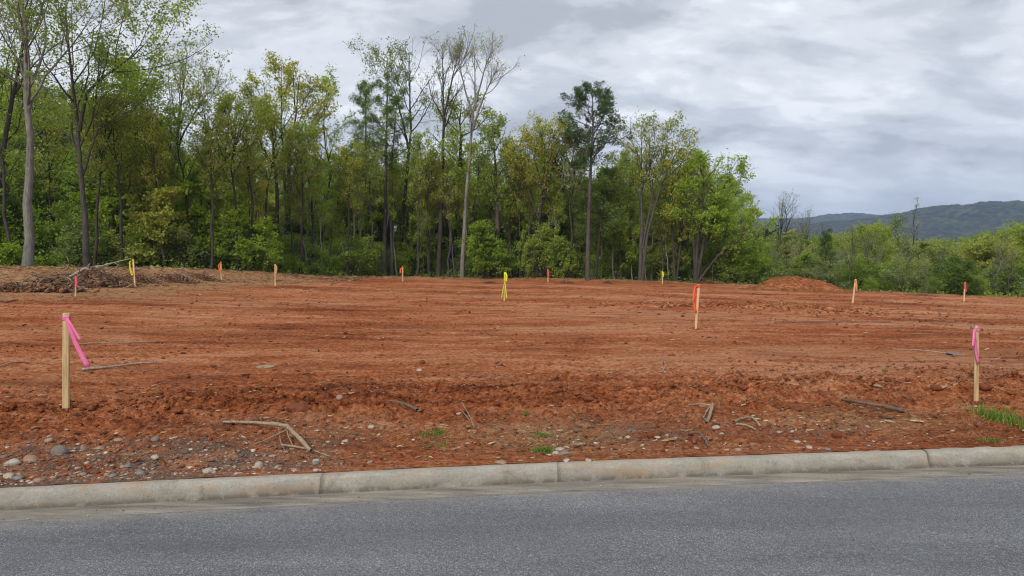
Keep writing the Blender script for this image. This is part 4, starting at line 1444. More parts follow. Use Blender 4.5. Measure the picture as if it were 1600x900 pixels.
hill('far_hill', 2500, [(980, 385), (1080, 368), (1130, 352), (1180, 346), (1225, 346), (1262, 344), (1290, 339), (1335, 337), (1370, 340), (1420, 345), (1520, 352), (1700, 360)], 500, 61)
hill('near_hill', 1700, [(1150, 372), (1200, 362), (1260, 354), (1320, 350), (1350, 347), (1375, 342), (1400, 340), (1425, 333), (1450, 330), (1480, 328), (1500, 327), (1525, 322),
                         (1550, 320), (1580, 321), (1600, 323), (1660, 328), (1800, 345)], 700, 63)


# ------------------------------------------------------------------ survey stakes
def mat_wood(name, a, b):
    m, t, out = new_mat(name)
    co = coords(t)
    n = t.noise(t.mapping(co, (14, 14, 1.2)), 3.0, 6, 0.6)
    k = t.noise(t.mapping(co, (8, 8, 3)), 1.3, 2, 0.5)
    col = t.ramp(n, [(0.3, a), (0.7, b)])
    col = t.mix(t.ramp(k, [(0.68, 0.0), (0.76, 0.7)]), col, (0.20, 0.11, 0.05, 1))
    bsdf(t, out, col, 0.75, n, 0.3, 0.004, 0.2)
    return m


M['stake_wood'] = mat_wood('pine_lath_wood', (0.30, 0.19, 0.085), (0.56, 0.41, 0.22))
M['stake_orange'] = mat_wood('orange_pine_lath', (0.55, 0.29, 0.15), (0.72, 0.44, 0.26))


def mat_tape(name, c):
    m, t, out = new_mat(name)
    n = t.noise(coords(t), 40, 3)
    col = t.mix(0.4, (*c, 1), t.ramp(n, [(0.3, 0.7), (0.7, 1.2)]), 'MULTIPLY')
    b = t.n('ShaderNodeBsdfPrincipled', ins={'Base Color': col, 'Roughness': 0.45, 'Specular IOR Level': 0.4})
    tr = t.n('ShaderNodeBsdfTranslucent', ins={'Color': col})
    mx = t.n('ShaderNodeMixShader', ins={0: 0.35})
    t.t.links.new(b.outputs[0], mx.inputs[1])
    t.t.links.new(tr.outputs[0], mx.inputs[2])
    t.t.links.new(mx.outputs[0], out.inputs['Surface'])
    return m


M['pink'] = mat_tape('pink_flagging_tape', (0.86, 0.22, 0.44))
M['rose'] = mat_tape('rose_flagging_tape', (0.85, 0.12, 0.16))
M['orange'] = mat_tape('orange_flagging_tape', (0.95, 0.15, 0.03))
M['yellow'] = mat_tape('yellow_flagging_tape', (0.78, 0.72, 0.03))
M['buff'] = mat_tape('faded_orange_flagging_tape', (0.70, 0.40, 0.18))


def ribbon_mesh(name, pts, width, mat, wdir=(1, 0, 0), thick=0.0015, taper=None):
    pts = np.array(pts, float)
    d = np.r_[0, np.cumsum(np.linalg.norm(np.diff(pts, axis=0), axis=1))]
    n = 14
    q = np.linspace(0, d[-1], n)
    # smooth
    P = np.stack([np.interp(q, d, pts[:, i]) for i in range(3)], -1)
    for _ in range(2):
        P[1:-1] = (P[:-2] + 2 * P[1:-1] + P[2:]) / 4
    T = norm(np.gradient(P, axis=0))
    W = np.array(wdir, float)[None] - (T @ np.array(wdir, float))[:, None] * T
    W = norm(W)
    N = np.cross(T, W)
    ww = np.full(n, width)
    if taper is not None:
        ww = np.interp(np.linspace(0, 1, n), [0, 0.25, 1], taper) * width
    tw = 0.12 * np.sin(np.linspace(0, 5, n))[:, None]
    W = norm(W + N * tw)
    N = np.cross(T, W)
    V = np.stack([P + s * W * ww[:, None] / 2 + k * N * thick for s, k in ((-1, -1), (1, -1), (1, 1), (-1, 1))], 1)
    idx = np.arange(n * 4).reshape(n, 4)
    qd = np.stack([idx[:-1], np.roll(idx[:-1], -1, 1), np.roll(idx[1:], -1, 1), idx[1:]], -1).reshape(-1, 4)
    qd = np.concatenate([qd, idx[0, ::-1][None], idx[-1][None]])
    return make_mesh(name, V.reshape(-1, 3), qd, False, mat)


def stake(px, base, top, wpx, wood, tape, label, tails, top_px=None, loop=None, sleeve=None, Y=None, pointed=False):
    """tails: list of polylines in photo pixels; sleeve: (row from, row to) wrapped in tape"""
    g = at(px, base)
    Y = g[1]
    m = Y / F
    t = thing('survey_stake', label, 'stake', tuple(g), 'survey stakes set out on the lot')
    tip = above(top_px if top_px is not None else px, top, Y) - g
    w = max(wpx * m, 0.022)
    th = max(0.018, w * 0.45)
    # post: box along the axis, chamfered head, sunk in the ground
    ax = tip / np.linalg.norm(tip)
    H = np.linalg.norm(tip)
    yaw = random.uniform(-0.25, 0.25)
    ux = np.array([math.cos(yaw), math.sin(yaw), 0])
    ux = ux - ax * (ux @ ax)
    ux /= np.linalg.norm(ux)
    uy = np.cross(ax, ux)
    prof = [(-0.25, 0.6), (-0.02, 1.0), (H * 0.5, 1.0), (H - 0.006, 1.0), (H, 0.86)] if not pointed else [(-0.25, 0.6), (-0.02, 1.0), (H - 0.04, 1.0), (H - 0.012, 0.75), (H, 0.45)]
    ch = 0.12
    ring = [(-1, -1 + ch), (-1 + ch, -1), (1 - ch, -1), (1, -1 + ch), (1, 1 - ch), (1 - ch, 1), (-1 + ch, 1), (-1, 1 - ch)]
    V = []
    for k, (h, s) in enumerate(prof):
        for (a, b) in ring:
            V.append(ax * h + ux * a * w / 2 * s + uy * b * th / 2 * s + (random.uniform(-1, 1) * 0.0006))
    V = np.array(V)
    idx = np.arange(len(V)).reshape(len(prof), 8)
    q = np.stack([idx[:-1], np.roll(idx[:-1], -1, 1), np.roll(idx[1:], -1, 1), idx[1:]], -1).reshape(-1, 4)
    link('post', make_mesh('post', V, [q, idx[-1][None], idx[0, ::-1][None]], False, M[wood]), t)

    def loc3(p, off=0.0):
        q_ = above(p[0], p[1], Y) - g
        q_[1] += off
        return q_
    # wrap
    s0, s1 = sleeve
    h0 = (loc3((px, s1)) @ ax)
    h1 = (loc3((px, s0)) @ ax)
    V = []
    hs = np.linspace(h0, h1, 5)
    for k, h in enumerate(hs):
        e = 0.003 + 0.002 * math.sin(k * 2.1)
        for (a, b) in ring:
            V.append(ax * h + ux * a * (w / 2 + e) + uy * b * (th / 2 + e) + ax * 0.006 * a)
    V = np.array(V)
    idx = np.arange(len(V)).reshape(5, 8)
    q = np.stack([idx[:-1], np.roll(idx[:-1], -1, 1), np.roll(idx[1:], -1, 1), idx[1:]], -1).reshape(-1, 4)
    link('tape_wrap', make_mesh('tape_wrap', V, [q, idx[-1][None], idx[0, ::-1][None]], False, M[tape]), t)
    for k, (pl, tw) in enumerate(tails):
        n = len(pl)
        pts = [loc3(p, -th / 2 - 0.006 - 0.05 * i / n * (1 + k) * min(1, tw * m * 20)) for i, p in enumerate(pl)]
        link('tape_tail', ribbon_mesh('tape_tail', pts, max(tw * m, 0.016), M[tape], wdir=(0.85, 0.2, 0.25), taper=(0.55, 0.85, 1)), t)
    # pinch of disturbed soil round the foot
    n = 60
    r = np.random.default_rng(int(px))
    a = r.uniform(0, 6.28, n)
    rr = r.uniform(0.6, 2.6, n) * w
    pos = np.stack([np.cos(a) * rr, np.sin(a) * rr, np.zeros(n)], -1)
    wp = pos + g
    pos[:, 2] = Hf(wp[:, 0], wp[:, 1]) - g[2]
    V, Fc = scatter_lumps(pos, r.uniform(0.008, 0.030, n), ICO1, r=r)
    tag(link('loose_soil', make_mesh('loose_soil', V, Fc, False, M['soilclod']), t), kind='stuff')
    return t


ST = [
    (103, 638, 489, 10, 'stake_wood', 'pink', 'nearest survey stake by the kerb, two long pink tape tails blowing right', [([(106, 497), (110, 507), (119, 530), (131, 552), (143, 572)], 7.5), ([(107, 496), (113, 505), (122, 518), (131, 530)], 4.2)], 104, (494, 500)),
    (1525, 626, 509, 6.5, 'stake_wood', 'pink', 'near survey stake above the bright grass tuft, pink tape hanging on its left', [([(1524, 513), (1520, 516), (1521, 534), (1522, 552), (1525, 566)], 5.5), ([(1523, 513), (1519, 517), (1517, 528), (1514, 540)], 6.0)], 1526, (512, 518)),
    (1087, 513, 444, 3.6, 'stake_orange', 'orange', 'slightly leaning stake in mid field with a long orange tape loop on its left', [([(1091, 447), (1085, 449), (1083, 462), (1084, 475), (1086, 488)], 4.2), ([(1091, 446), (1085, 448), (1084, 457), (1083, 470)], 3.0)], 1092, (444, 449)),
    (788, 470, 425, 2.8, 'stake_wood', 'yellow', 'stake wrapped in yellow tape with two tails splayed to its foot', [([(789, 440), (787, 448), (785, 458), (784, 466)], 1.8), ([(789, 440), (790, 448), (791, 458), (792, 466)], 1.8), ([(791, 426), (792, 432), (791, 440)], 2.6)], 789, (425, 441)),
    (629, 440, 416, 2.2, 'stake_wood', 'orange', 'distant stake before the dark trunks with a small orange tape on its left', [([(629, 418), (626, 420), (626, 427)], 2.4)], 629, (416, 419)),
    (430, 447, 413, 2.4, 'stake_wood', 'buff', 'stake before the bright layered shrub with short faded tape at its side', [([(431, 414), (433, 418), (432, 428)], 2.4)], 430, (413, 417)),
    (346, 438, 409, 2.2, 'stake_wood', 'orange', 'stake before the green thicket with a curled orange tape', [([(345, 411), (342, 414), (343, 420), (346, 424)], 2.4)], 345, (409, 413)),
    (211, 449, 405, 2.6, 'stake_orange', 'yellow', 'stake beside the fallen branch with a looped yellow green tape', [([(208, 407), (203, 408), (204, 418), (207, 428)], 2.6), ([(206, 424), (208, 430)], 3.4)], 208, (405, 408)),
    (118, 464, 432, 2.4, 'stake_wood', 'rose', 'short stake in front of the brush pile topped with rose pink tape', [([(119, 433), (120, 440), (121, 448)], 3.0)], 118.5, (432, 445)),
    (856, 441, 421, 2.0, 'stake_wood', 'rose', 'distant thin stake left of the tall pine wrapped in rose tape', [([(857, 424), (857, 429), (857, 434)], 1.6)], 856, (421, 433)),
    (1035, 444, 424, 2.0, 'stake_wood', 'yellow', 'distant short stake right of the tall pine with yellow tape on top', [([(1036, 425), (1037, 429), (1036, 433)], 2.0)], 1035, (424, 430)),
    (1332, 474, 436, 2.6, 'stake_orange', 'buff', 'leaning stake right of the earth mound with faded tape on its right', [([(1337, 437), (1338, 444), (1338, 455)], 2.6)], 1337, (436, 441)),
    (1506, 471, 441, 2.2, 'stake_orange', 'rose', 'farthest stake on the falling side with rose pink tape on top', [([(1508, 442), (1508, 450), (1509, 456)], 2.4)], 1508, (441, 451)),
]
for s in ST:
    px, base, top, w, wood, tape, lab, tails, tpx, sl_ = s
    stake(px, base, top, w, wood, tape, lab, tails, top_px=tpx, sleeve=sl_, pointed=(px == 1525))


# ------------------------------------------------------------------ stones one can pick out
def stone(px, py, wpx, hpx, col, label, seed, name='stone', cat='stone', sink=0.38, deep=1.0, rough=0.10, sub=None):
    g = at(px, py + hpx * 0.5)
    m = g[1] / F
    r = np.random.default_rng(seed)
    bv, bf = sub or ICO3
    k = norm(r.normal(size=(7, 3)))
    amp = r.uniform(0.3, 1.0, 7) * rough
    v = bv * (1 + 0.6 * (np.sin(2.3 * bv @ k.T + r.uniform(0, 6, 7)) * amp).sum(1))[:, None]
    pn = norm(r.normal(size=(11, 3)))
    pd = r.uniform(0.62, 0.98, size=11)
    cut = np.minimum(1.0, (pd[None] / np.maximum(bv @ pn.T, 0.05)).min(1))
    v = v * (1 - (1 - cut) * (0.5 if 'rounded' in label or 'cobble' in label else 0.95))[:, None]
    if name == 'soil_clod':
        v = v * (1 + 0.10 * noise3(bv * 2.6 + seed, 7) + 0.07 * noise3(bv * 6 + seed, 8))[:, None]
    else:
        v = v * (1 + 0.03 * noise3(bv * 3 + seed, 7))[:, None]
    v = v * np.array([wpx * m / 2, wpx * m / 2 * 0.85 * deep, hpx * m / 2 * 1.15])
    a = r.uniform(-0.25, 0.25)
    v = v @ np.array([[math.cos(a), 0, math.sin(a)], [0, 1, 0], [-math.sin(a), 0, math.cos(a)]]).T
    v[:, 2] += hpx * m * (0.5 - sink)
    o = link(name, make_mesh(name, v, bf, True, M[col]), None, tuple(g))
    tag(o, label, cat, 'stones lying on the verge' if cat == 'stone' else 'clods lying on the verge')
    return o


def mat_stone(name, a, b):
    m, t, out = new_mat(name)
    co = coords(t)
    n = t.noise(co, 14, 7, 0.65)
    n2 = t.noise(co, 120, 4, 0.7)
    col = t.ramp(n, [(0.3, a), (0.7, b)])
    col = t.mix(0.4, col, t.ramp(n2, [(0.3, 0.5), (0.7, 1.4)]), 'MULTIPLY')
    ng = t.n('ShaderNodeNewGeometry')
    bsdf(t, out, col, 0.85, t.math('MULTIPLY_ADD', n2, 0.3, n), 0.6, 0.012, 0.25)
    return m


M['st_grey'] = mat_stone('grey_stone', (0.105, 0.092, 0.080), (0.23, 0.205, 0.175))
M['st_pale'] = mat_stone('pale_stone', (0.22, 0.185, 0.145), (0.42, 0.37, 0.305))
M['st_tan'] = mat_stone('tan_stone', (0.19, 0.115, 0.07), (0.33, 0.23, 0.155))
M['st_red'] = mat_stone('red_clay_lump', (0.085, 0.024, 0.010), (0.22, 0.066, 0.024))
for i, s in enumerate([
    (91, 700, 26, 19, 'st_grey', 'rounded grey boulder, largest of the stones by the kerb'),
    (50, 714, 27, 16, 'st_tan', 'low grey and tan stone beside the rounded boulder'),
    (21, 718, 30, 13, 'st_pale', 'flat whitish stone nearest the frame edge'),
    (14, 741, 20, 9, 'st_pale', 'small pale stone just above the kerb, nearest the frame edge'),
    (76, 686, 16, 8, 'st_tan', 'small tan stone above the rounded grey boulder'),
    (243, 684, 15, 10, 'st_grey', 'lone grey cobble on the red soil above the gravel'),
    (405, 724, 15, 13, 'st_pale', 'upright pale grey cobble below the long root'),
    (326, 733, 20, 11, 'st_pale', 'whitish oval cobble just above the kerb in the gravel'),
    (242, 712, 14, 8, 'st_pale', 'pale chip of stone in the gravel right of the boulder'),
    (219, 736, 15, 8, 'st_grey', 'blue grey cobble in the gravel near the kerb'),
    (200, 726, 14, 7, 'st_grey', 'blue grey flat stone in the middle of the gravel'),
    (176, 741, 15, 7, 'st_grey', 'grey flat cobble at the kerb below the boulder'),
    (30, 744, 22, 9, 'st_grey', 'grey flat stone touching the kerb near the frame edge'),
    (60, 748, 20, 8, 'st_tan', 'tan stone touching the kerb near the frame edge'),
    (131, 697, 10, 14, 'st_tan', 'small upright tan stone right of the boulder'),
    (155, 700, 20, 6, 'st_tan', 'flat orange tan flake right of the boulder'),
    (186, 686, 16, 6, 'st_tan', 'flat pale flake between boulder and lone cobble'),
    (580, 665, 13, 6, 'st_pale', 'small white stone alone on the red soil'),
    (540, 688, 12, 6, 'st_pale', 'pale pebble right of the root end'),
    (495, 718, 13, 7, 'st_pale', 'cream pebble below the cut end of the root'),
    (494, 733, 12, 6, 'st_pale', 'cream pebble at the kerb below the root'),
    (492, 722, 16, 6, 'st_grey', 'grey stone touching the end of the root'),
    (531, 619, 13, 9, 'st_tan', 'tan cobble right of the red clod'),
    (783, 720, 24, 7, 'st_tan', 'flat tan stone half buried against the kerb'),
    (884, 718, 14, 5, 'st_pale', 'pale flat stone against the kerb, middle of the frame'),
    (920, 717, 11, 9, 'st_pale', 'small pale stone right of the pile of flat stones'),
    (874, 700, 19, 6, 'st_pale', 'upper pale flat stone of the small pile beside the grass'),
    (881, 706, 22, 6, 'st_grey', 'middle grey flat stone of the small pile beside the grass'),
    (868, 706, 14, 6, 'st_pale', 'lower pale stone of the small pile beside the grass'),
    (906, 693, 15, 6, 'st_tan', 'tan flat stone above the pile of flat stones'),
    (1028, 683, 10, 5, 'st_pale', 'small white stone on the brown soil right of the flat stones'),
    (1118, 667, 17, 6, 'st_pale', 'pale flat stone below the root stump'),
    (981, 682, 9, 5, 'st_pale', 'tiny white stone above the dark trash heap'),
    (415, 571, 34, 5, 'st_tan', 'long pale slab lying in mid field'),
    (655, 577, 12, 5, 'st_pale', 'small pale stone out in the field'),
    (1264, 697, 14, 6, 'st_pale', 'white stone in the pale chips before the kerb'),
    (1246, 689, 12, 5, 'st_pale', 'white stone at the top of the pale chips'),
    (1292, 700, 14, 6, 'st_grey', 'grey stone at the right of the pale chips'),
    (1492, 552, 26, 5, 'st_grey', 'long grey slab in the field left of the near pink flagged stake'),
    (1370, 602, 16, 6, 'st_tan', 'tan stone on the loose soil ridge'),
    (1470, 604, 20, 5, 'st_tan', 'tan slab on the loose soil ridge left of the near stake'),
    (1350, 741, 1, 1, 'st_tan', ''),
]):
    if s[5]:
        stone(*s[:6], 900 + i)
for i, s in enumerate([
    (467, 633, 36, 15, 'st_red', 'large rounded dark red clod above the long root'),
    (1107, 606, 30, 13, 'st_red', 'dark red clod on the soil ridge above the root stump'),
    (1160, 603, 16, 9, 'st_red', 'small dark clod above the dry weed'),
    (918, 620, 22, 10, 'st_red', 'red clod in the middle of the soil ridge'),
    (900, 612, 14, 7, 'st_red', 'small red clod above the middle clod of the ridge'),
    (1020, 676, 22, 13, 'st_red', 'brown clod on the dark trash heap'),
    (1250, 635, 26, 11, 'st_red', 'clod at the left end of the broken ridge'),
    (1290, 612, 20, 10, 'st_red', 'clod at the top of the broken ridge'),
    (1360, 645, 24, 10, 'st_red', 'clod at the lower side of the broken ridge'),
    (1312, 677, 26, 14, 'st_red', 'dark clod right of the pale chips near the kerb'),
    (1540, 600, 26, 14, 'st_red', 'dark clod behind the near pink flagged stake'),
    (1462, 603, 18, 10, 'st_red', 'clod left of the near pink flagged stake'),
    (132, 633, 20, 10, 'st_red', 'dark clod at the foot of the nearest stake'),
    (276, 640, 20, 9, 'st_red', 'dark clod right of the nearest stake'),
    (194, 600, 14, 7, 'st_red', 'clod out right of the nearest stake under the pale branch'),
]):
    stone(*s, 960 + i, name='soil_clod', cat='clod', rough=0.13)


# ------------------------------------------------------------------ branches and roots on the ground
def stick(name, label, cat, paths, mat, group='branches and roots on the ground'):
    """paths: [(pixel polyline [(x,y,lift m)], r0 px, r1 px)]"""
    allp = []
    base = at(*paths[0][0][0][:2])
    for pl, r0, r1 in paths:
        P = []
        for q in pl:
            g = at(q[0], q[1]) if (len(q) < 3 or q[2] <= 0.15) else None
            if g is None:
                g = above(q[0], q[1], base[1])
            else:
                g = g + np.array([0, 0, q[2] if len(q) > 2 else 0])
            P.append(g)
        P = np.array(P)
        d = np.r_[0, np.cumsum(np.linalg.norm(np.diff(P, axis=0), axis=1))]
        n = 12
        qd = np.linspace(0, d[-1], n)
        P = np.stack([np.interp(qd, d, P[:, i]) for i in range(3)], -1)
        r = np.random.default_rng(int(abs(pl[0][0]) * 7 + pl[0][1]))
        for _ in range(3):
            P[1:-1] = (P[:-2] + 2 * P[1:-1] + P[2:]) / 4
        m = P[:, 1].mean() / F
        P += r.normal(size=P.shape) * 0.25 * m * np.array([1, 1, 0.6]) * max(r0, 1) * 0.6
        R = np.linspace(r0, r1, n) * m * r.uniform(0.85, 1.15, n)
        P[:, 2] += R * 0.7
        v, f = tubes(P[None], R[None], 7)
        k = len(v)
        allp.append((v, f))
    v, f = join(allp)
    v = v - base
    o = link(name, make_mesh(name, v, f, True, M[mat]), None, tuple(base))
    tag(o, label, cat, group)
    return o


stick('branch', 'pale bare branch lying on the red soil right of the nearest stake', 'branch', [([(128, 580, .01), (160, 578, .02), (185, 575, .02), (212, 570, .01), (245, 567, 0)], 2.4, 1.0)], 'twig_pale')
stick('branch', 'thin brown branch lying behind the pale one beside the nearest stake', 'branch', [([(115, 540, 0), (150, 538, .02), (200, 537, .01), (245, 534, 0)], 1.2, 0.7), ([(150, 538, .02), (158, 534, .03), (165, 537, 0)], 0.9, 0.5)], 'twig')
stick('root', 'long thick root arching to a pale cut end above the kerb', 'root', [
    ([(350, 661, 0), (385, 665, .02), (420, 672, .05), (448, 682, .08)], 2.0, 3.4),
    ([(448, 682, .08), (466, 694, .05), (486, 708, .01)], 3.6, 3.2),
    ([(452, 683, .07), (425, 690, .03), (395, 697, .0)], 2.0, 0.7),
    ([(448, 683, .07), (452, 694, .04), (462, 704, .0)], 1.0, 0.6),
    ([(436, 680, .06), (438, 696, .03), (445, 706, .0)], 1.0, 0.5),
    ([(440, 700, .02), (480, 706, .02), (515, 714, .0)], 1.8, 1.0)], 'twig')
stick('branch', 'dark dead branch with pale bark strips above the grass patch', 'branch', [([(607, 628, .01), (625, 634, .03), (640, 639, .02), (652, 643, .0)], 1.4, 3.0), ([(625, 634, .03), (634, 640, .01)], 1.2, 1.0)], 'twig_dark')
stick('twig', 'thin straw coloured twig standing up at a slant above the grass patch', 'twig', [([(741, 668, 0), (735, 652, .16), (721, 628, .16)], 0.8, 0.5), ([(741, 668, 0), (728, 652, .02), (719, 645, .03)], 0.8, 0.4)], 'twig_pale')
stick('twig', 'small curved pale twig out in the field', 'twig', [([(1033, 583, 0), (1040, 577, .03), (1038, 569, .04)], 0.8, 0.5)], 'twig_pale')
stick('root', 'forked root stump with pale broken wood on the soil ridge', 'root', [
    ([(1075, 634, .0), (1095, 636, .03), (1112, 643, .05)], 0.8, 1.8),
    ([(1113, 641, .06), (1111, 652, .04), (1104, 663, .0)], 2.6, 2.4),
    ([(1113, 641, .06), (1104, 648, .03), (1098, 656, .0)], 1.6, 0.8),
    ([(1088, 646, .0), (1098, 655, .02), (1106, 662, .0)], 0.7, 0.9)], 'twig')
stick('root', 'pale looped root lying right of the forked root stump', 'root', [
    ([(1147, 662, .0), (1162, 658, .03), (1178, 660, .04), (1188, 668, .0)], 2.4, 1.6), ([(1150, 664, .0), (1165, 668, .02), (1182, 673, .0)], 1.8, 1.2)], 'twig')
stick('root', 'curved grey brown root on the dark trash heap', 'root', [([(1078, 682, .02), (1092, 684, .05), (1102, 692, .02), (1108, 699, .0)], 2.2, 1.4)], 'twig_dark')
stick('branch', 'thin dark pole lying across the field left of the near pink flagged stake', 'branch', [([(1210, 504, 0), (1290, 505, .02), (1392, 504, 0)], 0.8, 0.8)], 'twig_dark')
stick('branch', 'flat grey branch lying in the field near the frame edge beside the stake', 'branch', [([(1395, 546, 0), (1440, 549, .02), (1500, 556, 0)], 0.8, 1.0)], 'twig')
stick('root', 'dark gnarled root crossing the broken soil ridge', 'root', [([(1315, 626, .0), (1345, 636, .03), (1378, 642, .04), (1412, 645, .0)], 2.0, 3.0), ([(1378, 642, .04), (1396, 636, .04), (1410, 640, .0)], 1.4, 1.0)], 'twig_dark')
stick('branch', 'thin grey branch on the red soil near the frame edge left of the nearest stake', 'branch', [([(0, 573, 0), (15, 570, .02), (38, 566, .0)], 1.2, 0.7)], 'twig')

# dry weed above the ridge
r = np.random.default_rng(3)
g = at(1125, 634)
paths = []
P = []
for k in range(14):
    a = r.uniform(-0.9, 0.9)
    hgt = r.uniform(0.07, 0.20)
    P.append([(0, 0, 0), (math.sin(a) * hgt * .4, r.uniform(-.03, .03), hgt * .6), (math.sin(a) * hgt * 1.1, r.uniform(-.06, .06), hgt)])
P = np.array(P)
v, f = tubes(P, np.tile(np.array([[.0022, .0016, .001]]), (len(P), 1)), 3)
tag(link('dry_weed', make_mesh('dry_weed', v, f, False, M['strawchip']), None, tuple(g)), 'wispy dry yellow weed standing behind the forked root stump', 'weed')


# ------------------------------------------------------------------ grass tufts
def mat_grass():
    m, t, out = new_mat('grass_blades')
    r_ = island(t)
    col = t.ramp(r_, [(0.0, (0.055, 0.115, 0.014)), (0.5, (0.13, 0.24, 0.035)), (0.85, (0.23, 0.33, 0.07)), (1.0, (0.42, 0.36, 0.17))])
    d = t.n('ShaderNodeBsdfDiffuse', ins={'Color': col})
    tr = t.n('ShaderNodeBsdfTranslucent', ins={'Color': col})
    mx = t.n('ShaderNodeMixShader', ins={0: 0.4})
    t.t.links.new(d.outputs[0], mx.inputs[1])
    t.t.links.new(tr.outputs[0], mx.inputs[2])
    t.t.links.new(mx.outputs[0], out.inputs['Surface'])
    return m


M['grass'] = mat_grass()


def blades(pos, h, w, r, lean=0.5):
    n = len(pos)
    az = r.uniform(0, 6.28, n)
    d = np.stack([np.cos(az), np.sin(az), np.zeros(n)], -1)
    s = np.stack([-np.sin(az), np.cos(az), np.zeros(n)], -1)
    ln = np.abs(r.normal(size=n)) * lean * h
    up = np.array([0, 0, 1.0])
    p1 = pos + up * (h * .55)[:, None] + d * (ln * .35)[:, None]
    p2 = pos + up * (h * .92)[:, None] + d * ln[:, None]
    w = w[:, None]
    V = np.stack([pos - s * w / 2, pos + s * w / 2, p1 + s * w * .4, p1 - s * w * .4, p2], 1)
    b = np.arange(n)[:, None] * 5
    return V.reshape(-1, 3), [b + np.array([[0, 1, 2, 3]]), b + np.array([[3, 2, 4]])]


def tuft(px, py, wpx, dpx, n, h, label, seed, sparse=False):
    g = at(px, py)
    m = g[1] / F
    r = np.random.default_rng(seed)
    xy = r.normal(size=(n, 2)) * np.array([wpx * m / 4.2, dpx * m * 2.6 / 2.6])
    cl_ = noise3(np.c_[xy * 9, np.zeros(n)] + seed, 3) > -0.12
    xy = xy[cl_]
    n = len(xy)
    pos = np.c_[xy, np.zeros(n)]
    pos[:, 2] = Hf(pos[:, 0] + g[0], pos[:, 1] + g[1]) - g[2] - 0.004
    V, Fc = blades(pos, h * r.uniform(0.4, 1.2, n), np.full(n, 0.0045), r, 0.75)
    o = link('sparse_grass' if sparse else 'grass_tuft', make_mesh('grass', V, Fc, False, M['grass']), None, tuple(g))
    if sparse:
        tag(o, label, kind='stuff')
    else:
        tag(o, label, 'grass tuft', 'grass tufts on the verge')


tuft(1560, 655, 74, 26, 1000, 0.12, 'large bright green grass tuft below the near pink flagged stake', 1)
tuft(677, 678, 44, 9, 420, 0.045, 'thin dull green grass patch above the kerb left of centre', 2)
tuft(686, 695, 34, 5, 200, 0.035, 'small low grass sprig below the thin grass patch', 6)
tuft(851, 682, 26, 7, 220, 0.045, 'small grass tuft above the one beside the flat stones', 3)
tuft(848, 705, 40, 6, 420, 0.045, 'low spreading grass tuft just left of the small pile of flat stones', 4)
tuft(1545, 690, 60, 8, 260, 0.035, 'sparse short grass between the bright tuft and the kerb', 5, True)
tuft(822, 645, 24, 5, 120, 0.035, 'faint grass wisp on the red soil above the two small tufts', 7, True)


# ------------------------------------------------------------------ loose material nobody could count
def scatter_region(n, x0, x1, d0, d1, r, power=1.0, mask=None):
    x = r.uniform(x0, x1, n)
    d = d0 + (d1 - d0) * r.uniform(0, 1, n) ** power
    y = kerb_y(x) + d
    if mask is not None:
        k = r.uniform(size=n) < mask(x, y, d)
        x, y, d = x[k], y[k], d[k]
    return np.stack([x, y, Hf(x, y)], -1), d


r = np.random.default_rng(8)
# gravel by the kerb on the left
mk = lambda x, y, d: np.clip((1 - sstep(-2.3, -0.9, x)) * (1 - sstep(0.7, 1.7, d)) + 0.035 + 0.30 * gauss(x, y, 1.2, 6.5, 1.0, 0.40) + 0.4 * gauss(x, y, 2.9, 6.75, 0.5, 0.3), 0, 1)
pos, d = scatter_region(15000, -5.8, 5.5, 0.03, 2.0, r, 1.3, mk)
size = np.clip(np.exp(r.normal(-4.55, 0.58, len(pos))), 0.004, 0.036)
big = size > 0.015
V1, F1 = scatter_lumps(pos[~big], size[~big], ICO1, r=r, rough=0.10, flat=0.55, sink=0.4)
V2, F2 = scatter_lumps(pos[big], size[big], ICO2, r=r, rough=0.10, flat=0.5, sink=0.5)
me = make_mesh('gravel', *join([(V1, F1), (V2, F2)]), True, M['pebble'])
tag(link('gravel', me), 'loose mixed gravel spread along the kerb on the left', kind='stuff')

# grit washed along the gutter and flicked on the road
n = 900
xg = r.uniform(-6, 8, n)
dg = -0.16 - np.abs(r.normal(0, 0.12, n)) - (r.uniform(size=n) < 0.12) * r.uniform(0, 2.5, n)
pg = np.stack([xg, kerb_y(xg) + dg, np.where(dg < -0.36, -0.1345 + 0.012 * np.clip(dg + 0.345, -3, 0), -0.1305)], -1)
V1, F1 = scatter_lumps(pg, np.clip(np.exp(r.normal(-5.6, 0.5, n)), 0.0022, 0.011), ICO1, r=r, rough=0.10, flat=0.6)
tag(link('road_grit', make_mesh('road_grit', V1, F1, False, M['pebble'])), 'fine grit and crumbs washed along the gutter and road edge', kind='stuff')

# clods over verge and field
mk = lambda x, y, d: np.clip(0.25 + 0.9 * sstep(-0.1, 0.4, fbm(x * 0.8, y * 0.9, 3, 41)) + 0.8 * np.exp(-((d - 2.6) / 0.5) ** 2), 0, 1)
pos, d = scatter_region(15000, -6.5, 8.5, 0.03, 4.4, r, 1.0, mk)
size = np.clip(np.exp(r.normal(-4.55, 0.5, len(pos))), 0.005, 0.045)
V1, F1 = scatter_lumps(pos, size, ICO1, r=r, rough=0.22)
posb, d = scatter_region(1100, -6.5, 8.5, 0.3, 4.2, r, 1.0, mk)
V2, F2 = scatter_lumps(posb, np.clip(np.exp(r.normal(-3.8, 0.35, len(posb))), 0.015, 0.06), ICO2, r=r, rough=0.20, sink=0.5)
xr = np.concatenate([r.uniform(0.5, 8.5, 1500), r.normal(-4.2, 0.9, 350), r.uniform(-3, 0.5, 300)])
dr_ = 2.65 + 0.60 * fbm(xr * 0.45, xr * 0, 3, 9) + r.normal(0, 0.38, len(xr))
pr_ = np.stack([xr, kerb_y(xr) + dr_, Hf(xr, kerb_y(xr) + dr_)], -1)
